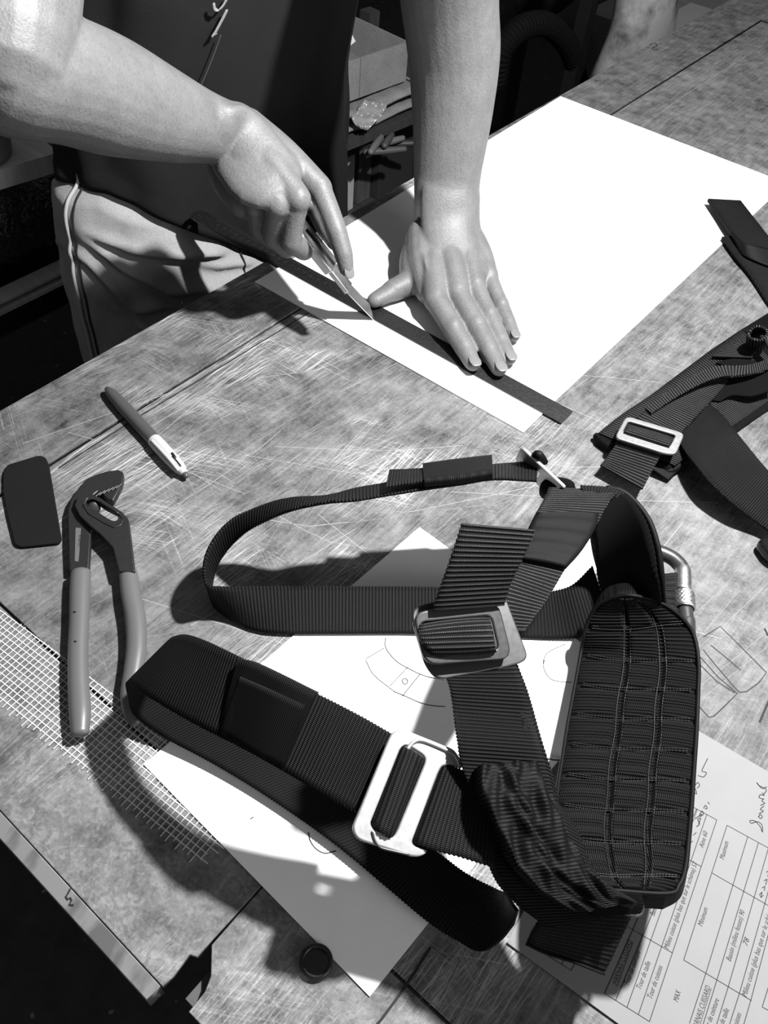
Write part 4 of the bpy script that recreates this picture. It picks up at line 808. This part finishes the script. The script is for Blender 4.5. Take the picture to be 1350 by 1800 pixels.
# leg strap: upper run with its keeper, fold at the left, lower run back under
leg = rw(((712, 1300), 0.1021, (655, 1440), 0.0906), ((690, 1290), 0.1038, (628, 1428), 0.0915), ((630, 1256), 0.1126, (565, 1395), 0.0933), ((560, 1221), 0.1188, (500, 1357), 0.0942), ((480, 1185), 0.1170, (430, 1318), 0.0915), ((410, 1150), 0.1091, (365, 1285), 0.0862), ((362, 1127), 0.0977, (310, 1255), 0.0783), ((330, 1116), 0.0854, (262, 1225), 0.0695), ((310, 1117), 0.0739, (232, 1203), 0.0590), ((296, 1126), 0.0616, (221, 1200), 0.0520), ((300, 1150), 0.0520, (224, 1222), 0.0340), ((330, 1185), 0.0360, (236, 1255), 0.0190), ((400, 1235), 0.0280, (285, 1293), 0.0100), ((500, 1290), 0.0230, (380, 1345), 0.0070), ((600, 1360), 0.0200, (480, 1407), 0.0060), ((700, 1440), 0.0180, (590, 1485), 0.0060), ((760, 1490), 0.0180, (680, 1560), 0.0060), ((820, 1535), 0.0220, (755, 1622), 0.0070), ((868, 1560), .034, (810, 1655), .008), ((892, 1572), .050, (848, 1672), .012), ((905, 1590), .068, (880, 1655), .032), ((912, 1600), .080, (905, 1625), .060))
ribbon('leg_strap', leg, M_WEB, har)
ribbon('leg_keeper', rw(((556, 1217), 0.1228, (497, 1354), 0.0972), ((500, 1190), 0.1228, (445, 1322), 0.0959), ((445, 1164), 0.1179, (394, 1294), 0.0928), ((418, 1158), 0.1144, (386, 1282), 0.0906)), M_ELASTIC, har, thick=.005, pitch=.0012, amp=.00012, bulge=.0006)
ribbon('keeper_flap', rw(((535, 1240), 0.1201, (494, 1348), 0.1003), ((480, 1215), 0.1192, (440, 1320), 0.0981), ((422, 1190), 0.1122, (388, 1286), 0.0924)), M_ELASTIC, har, thick=.002, pitch=.0012, amp=.00012)
# slotted hook buckle
Zb = lambda x, y: (600+x/4.09, 1260+y/4.09)
pb = Plane((*Zb(340, 140), .110), (*Zb(75, 800), .097), (*Zb(800, 250), .103))
ob = [Zb(*q) for q in ((330, 165), (358, 115), (420, 95), (470, 105), (800, 238), (845, 300), (862, 345), (848, 376), (760, 352), (715, 358), (690, 400), (505, 880), (500, 910), (522, 932), (608, 966), (590, 990), (545, 1008), (490, 1005), (125, 890), (85, 850), (72, 790))]
hb_ = [Zb(*q) for q in ((415, 235), (440, 210), (480, 218), (570, 275), (592, 300), (590, 335), (390, 820), (365, 862), (330, 862), (225, 815), (200, 770))]
hk = plate('hook_buckle', [rounded([pb.loc(*q) for q in ob], .0022, 4), rounded([pb.loc(*q) for q in hb_], .0016, 4)], .0036, M_BRIGHT, har, pb.mat(), .0011)
rimp = [pb.pt(*Zb(*q), .0042) for q in ((480, 225), (520, 180), (580, 170), (700, 215), (800, 265), (835, 310), (850, 360))]
MB().tube(rimp, .0011, seg=8).build('buckle_ridge', M_BRIGHT, hk)
rimp = [pb.pt(*Zb(*q), .0040) for q in ((222, 830), (240, 890), (275, 935), (330, 955), (480, 990))]
MB().tube(rimp, .0007, seg=8).build('buckle_ridge', M_STEEL, hk)
ribbon('buckle_wrap', rw((Zb(425, 215), .1055, Zb(212, 770), .095), (Zb(470, 225), .1085, Zb(258, 815), .098), (Zb(530, 262), .1080, Zb(315, 855), .0975), (Zb(590, 310), .1035, Zb(360, 865), .0935)), M_WEB, har, pitch=.0022, amp=.00022, bulge=.0005)
MB().tube([pb.pt(*Zb(578, 335), .001), pb.pt(*Zb(490, 545), .001), pb.pt(*Zb(420, 715), .001)], .0009, seg=8).build('buckle_bar_edge', M_BRIGHT, hk)
ribbon('short_strap', rw((Zb(700, 380), .099, Zb(505, 905), .089), (Zb(760, 352), .102, Zb(560, 925), .092), (Zb(850, 378), .103, Zb(680, 965), .092), (Zb(960, 430), .103, Zb(850, 1010), .092), (Zb(1060, 520), .104, Zb(1010, 1060), .092), (Zb(1130, 640), .103, Zb(1100, 1080), .090)), M_WEB, har)
# padded strap: arch standing on edge, then the quilted pad
arch = rw(((1070, 858), .111, (1046, 900), .104), ((1094, 864), .112, (1040, 938), .088), ((1118, 884), .110, (1046, 975), .066), ((1142, 918), .106, (1056, 1010), .046), ((1157, 965), .098, (1070, 1048), .030), ((1163, 1010), .086, (1090, 1085), .020), ((1166, 1050), .066, (1115, 1105), .014), ((1168, 1085), .040, (1130, 1120), .010))
ao = ribbon('padded_arch', arch, M_FELT, har, thick=.006, amp=0, pitch=.004)
eb = MB().tube([P(x, y, h+.0015) for x, y, h, *_ in arch], .0022, seg=10, n=90); eb.build('arch_binding', M_ELASTIC, ao)
ob_ = MB().tube([P(r[3], r[4], r[5]) for r in arch[1:5]], .0018, seg=8, n=50); ob_.build('arch_binding', M_WEB, ao)
ribbon('arch_top', rw((Z2(770, 82), .1125, Z2(780, 110), .110), (Z2(900, 92), .114, Z2(880, 120), .111), (Z2(960, 105), .1135, Z2(935, 140), .108)), M_WEB, har, thick=.004)
padL = [(1088, 1048), (1062, 1057), (1046, 1070), (1034, 1092), (1026, 1118), (1021, 1148), (1011, 1202), (998, 1272), (989, 1330), (980, 1390), (977, 1448), (986, 1505), (1003, 1540), (1040, 1562)]
padR = [(1112, 1047), (1148, 1055), (1176, 1068), (1202, 1090), (1220, 1118), (1228, 1165), (1227, 1220), (1224, 1290), (1220, 1350), (1216, 1410), (1211, 1470), (1205, 1525), (1194, 1555), (1170, 1571)]
hL = [.062, .054, .046, .037, .029, .020, .020, .022, .026, .032, .042, .054, .064, .072]; hR = [.066, .064, .062, .058, .054, .052, .052, .054, .058, .064, .070, .075, .077, .076]
rows = [(*a, h1, *b, h2) for a, h1, b, h2 in zip(padL, hL, padR, hR)]
def quilt(u, v, L):
    vv = v*.086; g = np.exp(-((v-.40)/.03)**2)+np.exp(-((v-.70)/.03)**2)
    hz = np.zeros_like(u)
    for k in range(9): hz = np.maximum(hz, np.exp(-(((u-(.028+k*.0252))-.002*np.sin(v*5))/.0022)**2))
    return -.0022*np.maximum(g, hz)+.003*(1-(2*v-1)**4)+.0006*np.sin(2*np.pi*u/.0026)
pad = ribbon('quilted_pad', rows, M_PADWEB, har, thick=.012, pitch=.0026, amp=.0002, disp=quilt, across=60, step=.0008, scal=0)
ed = [P(*q, h+.0005) for q, h in zip(padL, hL)][::-1]+[P(*q, h+.0005) for q, h in zip(padR, hR)]
ed = ed+[ed[0]]; V, F = tube_data(ed, .0015, seg=10, n=900); V = np.array(V); mesh_obj('pad_binding', V, F, M_ELASTIC, pad)
st = MB()                                        # stitched quilting lines as runs of thread
Cu = catmull(np.array([P(r[0], r[1], r[2]) for r in rows]), 300); Cw = catmull(np.array([P(r[3], r[4], r[5]) for r in rows]), 300)
sL = np.concatenate([[0], np.cumsum(np.linalg.norm(np.diff((Cu+Cw)/2, axis=0), axis=1))])
def padpt(s, v):
    a = np.array([np.interp(s, sL, Cu[:, k]) for k in range(3)]); b = np.array([np.interp(s, sL, Cw[:, k]) for k in range(3)]); return a+(b-a)*v+np.array([0, 0, .0024])
M_THREAD = mat('black_thread', .006, .45)
for k in range(9):
    s_ = .028+k*.0252
    for off in (-.0009, .0009):
        for v0 in np.arange(.06, .94, .026):
            p = padpt(s_+.002*math.sin(v0*5)+off, v0); q = padpt(s_+.002*math.sin(v0*5)+off, v0+.016); st.tube([p, q], .00042, seg=5, n=3)
for vv in (.40, .70):
    for off in (-.028, .028):
        for s_ in np.arange(.012, .235, .0022):
            p = padpt(s_, vv+off+.006*math.sin(s_*120)); q = padpt(s_+.0014, vv+off+.006*math.sin((s_+.0014)*120)); st.tube([p, q], .00042, seg=5, n=3)
so = st.build('quilting_stitch', M_THREAD, pad); so['kind'] = 'stuff'
ribbon('rear_strap', rw(((1150, 1010), .040, (1190, 1006), .036), ((1152, 1035), .040, (1192, 1035), .035), ((1155, 1060), .038, (1195, 1062), .033), ((1160, 1100), .036, (1200, 1105), .030), ((1150, 1160), .02, (1195, 1165), .02)), M_WEB, har, pitch=.0036, amp=.0006)
# webbing tail below the cluster
ribbon('lower_tail', rw(((968, 1582), .068, (1118, 1590), .066), ((955, 1605), .066, (1110, 1612), .063), ((940, 1630), .062, (1092, 1650), .056), ((930, 1650), .056, (1076, 1685), .049), ((926, 1660), .052, (1062, 1712), .044)), M_WEB, har)
MB().tube([P(926, 1660, .0525), P(960, 1676, .0505), P(1010, 1692, .0475), P(1062, 1712, .0445)], .0008, seg=8).build('fused_end', M_WEB, har)
thr = MB().tube([P(1003, 1336, .002), P(975, 1336, .004), P(965, 1334, .004), P(958, 1340, .003)], .0006, seg=6); thr.build('loose_thread', M_INK, har)
# screw-gate carabiner clipped behind the pad
cb = thing('carabiner', P(1180, 1080), 'silver screw-gate carabiner clipped behind the quilted pad of the harness', 'carabiner')
Z7 = lambda x, y: (1130+x/5, 940+y/5)
ch = .032
MB().tube([P(*Z7(390, 760), ch), P(1207, 1130, ch), P(1190, 1160, ch-.006), P(1165, 1150, ch-.008), P(1142, 1090, ch-.006), P(1138, 1020, ch), P(*Z7(90, 160), ch), P(*Z7(150, 155), ch), P(*Z7(250, 200), ch), P(*Z7(315, 255), ch), P(*Z7(345, 300), ch)], [.0061]*11, seg=16, n=120).build('carabiner_body', M_STEEL, cb)
MB().tube([P(*Z7(348, 290), ch), P(*Z7(352, 340), ch), P(*Z7(352, 500), ch)], [.0058, .0066, .0068], seg=20, caplen=.2).build('gate_sleeve', M_KNIFE, cb)
ka, kb_ = P(*Z7(358, 515), ch), P(*Z7(366, 655), ch); kt = norm(kb_-ka); kl = np.linalg.norm(kb_-ka); kw = norm(np.cross(kt, [0, 0, 1])); kh = np.cross(kt, kw); V = []; F = []; n1, n2 = 36, 64
for i in range(n1+1):
    for j in range(n2):
        s_ = i/n1; a = 2*math.pi*j/n2; r = .0083+.0005*abs(math.sin(8*a+s_*12))*abs(math.sin(8*a-s_*12))*(0.1 < s_ < .88)-.001*(s_ < .06 or s_ > .95); V.append(ka+kt*kl*s_+kw*r*math.cos(a)+kh*r*math.sin(a))
for i in range(n1):
    for j in range(n2): F.append((i*n2+j, i*n2+(j+1) % n2, (i+1)*n2+(j+1) % n2, (i+1)*n2+j))
F.append(tuple(range(n2))); F.append(tuple(n1*n2+j for j in reversed(range(n2)))); mesh_obj('knurled_ring', V, F, M_KNIFE, cb)
MB().tube([P(*Z7(372, 655), ch), P(*Z7(388, 800), ch)], [.0058, .0058], seg=18, caplen=.2).build('gate', M_STEEL, cb)

P = _P
# ------------------------------------------------------------------ second harness at the right
h2 = thing('padded_belt', P(1200, 740), 'second black harness belt with oval steel buckle at the right edge', 'harness')
Z4b = lambda x, y: (1030+x/4.09, 560+y/4.09)
po = [Z4b(*q) for q in ((75, 845), (120, 785), (400, 590), (890, 222), (1110, 75), (1330, -60), (1560, 120), (1560, 480), (1309, 630), (1065, 800), (715, 1020), (600, 1080), (190, 930))]
pb0 = plate('belt_pad', [rounded(wpoly(po, .012), .004, 4)], .012, M_PADWEB, h2, at_h(.001), .004)
ribbon('belt_cover', rw((Z4b(90, 825), .0138, Z4b(640, 1060), .0138), (Z4b(260, 690), .0138, Z4b(800, 940), .0138), (Z4b(560, 490), .0138, Z4b(1060, 770), .0138), (Z4b(880, 260), .0138, Z4b(1290, 610), .0138), (Z4b(1120, 95), .0138, Z4b(1500, 470), .0138)), M_WEB2, h2, pitch=.003, thick=.001)
MB().tube([P(*Z4b(80, 850), .006), P(*Z4b(190, 935), .006), P(*Z4b(400, 1020), .006), P(*Z4b(590, 1095), .006), P(*Z4b(715, 1020), .008)], .004, seg=10).build('pad_edge', M_ELASTIC, h2)
ribbon('pad_flap', rw((Z4b(470, 1085), .008, Z4b(590, 1168), .003), (Z4b(540, 1030), .010, Z4b(660, 1090), .006), (Z4b(620, 980), .012, Z4b(718, 1020), .010)), M_ELASTIC, h2, pitch=.0015, amp=.0001)
ribbon('belt_webbing', rw((Z4b(310, 770), .020, Z4b(640, 870), .020), (Z4b(420, 670), .021, Z4b(690, 820), .021), (Z4b(560, 590), .022, Z4b(810, 690), .022), (Z4b(760, 490), .022, Z4b(930, 560), .022), (Z4b(900, 420), .022, Z4b(1040, 430), .022)), M_WEB2, h2, pitch=.0030)
ribbon('narrow_loop', rw((Z4b(420, 650), .024, Z4b(470, 690), .024), (Z4b(600, 525), .030, Z4b(640, 575), .028), (Z4b(780, 410), .036, Z4b(830, 470), .032), (Z4b(930, 350), .038, Z4b(970, 425), .034), (Z4b(1100, 345), .040, Z4b(1090, 415), .036), (Z4b(1200, 330), .040, Z4b(1215, 395), .036), (Z4b(1330, 290), .036, Z4b(1345, 350), .032)), M_WEB2, h2, pitch=.003)
ribbon('upper_webbing', rw((Z4b(900, 280), .018, Z4b(1190, 290), .020), (Z4b(1000, 220), .018, Z4b(1200, 260), .020), (Z4b(1090, 165), .018, Z4b(1250, 230), .020)), M_WEB2, h2, pitch=.003)
M_BELTB = steel('belt_buckle_steel', .20, .42, .6)
bb2 = Plane((*Z4b(300, 720), .030), (*Z4b(690, 840), .030), (*Z4b(215, 860), .027))
plate('belt_buckle', frame(bb2, [Z4b(285, 712), Z4b(705, 838), Z4b(640, 990), Z4b(560, 982), Z4b(200, 870)], [[Z4b(300, 750), Z4b(640, 850), Z4b(590, 935), Z4b(262, 825)]], [.006, .006, .006, .004, .006], .0025), .003, M_BELTB, h2, bb2.mat(), .001)
ribbon('buckle_wrap', rw((Z4b(315, 742), .026, Z4b(645, 845), .026), (Z4b(295, 775), .0325, Z4b(625, 880), .0325), (Z4b(275, 815), .0325, Z4b(600, 920), .0325), (Z4b(262, 845), .026, Z4b(590, 945), .026)), M_WEB2, h2, pitch=.003)
ribbon('buckle_tail', rw((Z4b(235, 880), .024, Z4b(545, 975), .024), (Z4b(190, 940), .020, Z4b(505, 1040), .020), (Z4b(140, 1010), .017, Z4b(455, 1130), .017), (Z4b(105, 1052), .015, Z4b(408, 1222), .015)), M_WEB2, h2, pitch=.003, amp=.0005)
ribbon('leg_webbing', rw((Z4b(660, 860), .018, Z4b(880, 600), .018), (Z4b(720, 960), .024, Z4b(980, 690), .026), (Z4b(800, 1060), .030, Z4b(1070, 800), .034), (Z4b(900, 1180), .031, Z4b(1190, 950), .036), (Z4b(1080, 1345), .025, Z4b(1309, 1090), .032), (Z4b(1309, 1515), .014, Z4b(1500, 1290), .020), (Z4b(1500, 1640), .02, Z4b(1660, 1440), .02)), M_WEB, h2)
ring_ = [(Z4b(1160, 130), .040), (Z4b(1200, 80), .046), (Z4b(1260, 75), .048), (Z4b(1310, 110), .046), (Z4b(1290, 165), .042), (Z4b(1240, 185), .040), (Z4b(1180, 170), .040), (Z4b(1155, 130), .040)]
ribbon('webbing_ring', [(q[0], q[1]-6, h+.006, q[0]-2, q[1]+12, h-.018) for q, h in ring_], M_WEB2, h2, pitch=.003)
MB().tube([P(1338, 588, .04), P(1352, 600, .042), P(1375, 640, .035)], .005, seg=12).build('metal_ring', M_STEEL, h2)
ribbon('dark_strap', rw((Z4b(930, 320), .016, Z4b(1000, 345), .016), (Z4b(1050, 300), .02, Z4b(1100, 345), .02), (Z4b(1200, 310), .022, Z4b(1250, 350), .022)), M_FELT, h2, amp=0)
ribbon('dark_strap', rw((Z4b(880, 590), .016, Z4b(960, 600), .0155), (Z4b(1010, 450), .022, Z4b(1050, 560), .020), (Z4b(1160, 420), .026, Z4b(1190, 565), .024), (Z4b(1340, 380), .028, Z4b(1340, 520), .026)), M_FELT, h2, amp=0)
MB().tube([P(1347, 962, .008), P(1362, 975, .009), P(1385, 985, .008)], [.008, .009, .008], seg=16).build('strap_end', M_BLACKG, h2)
# folded strap pieces at the upper right
fo = thing('folded_strap', P(1310, 440), 'folded black strap ends lying at the right corner of the white cardboard', 'strap')
ribbon('upper_strap', rw(((1245, 349), .014, (1302, 352), .014), ((1262, 375), .014, (1330, 388), .016), ((1281, 403), .015, (1355, 420), .018), ((1305, 432), .015, (1380, 448), .018), ((1330, 458), .012, (1410, 475), .015)), M_WEB, fo, thick=.004)
ribbon('lower_strap', rw(((1269, 416), .008, (1312, 412), .010), ((1293, 450), .008, (1345, 440), .012), ((1319, 482), .007, (1380, 470), .010), ((1350, 530), .006, (1410, 515), .008), ((1375, 565), .005, (1440, 550), .006)), M_WEB, fo, thick=.004)
ribbon('strap_wrap', rw(((1288, 408), .016, (1295, 425), .010), ((1310, 428), .020, (1312, 452), .010), ((1350, 440), .018, (1350, 470), .010), ((1380, 450), .016, (1385, 480), .010)), M_ELASTIC, fo, thick=.003)
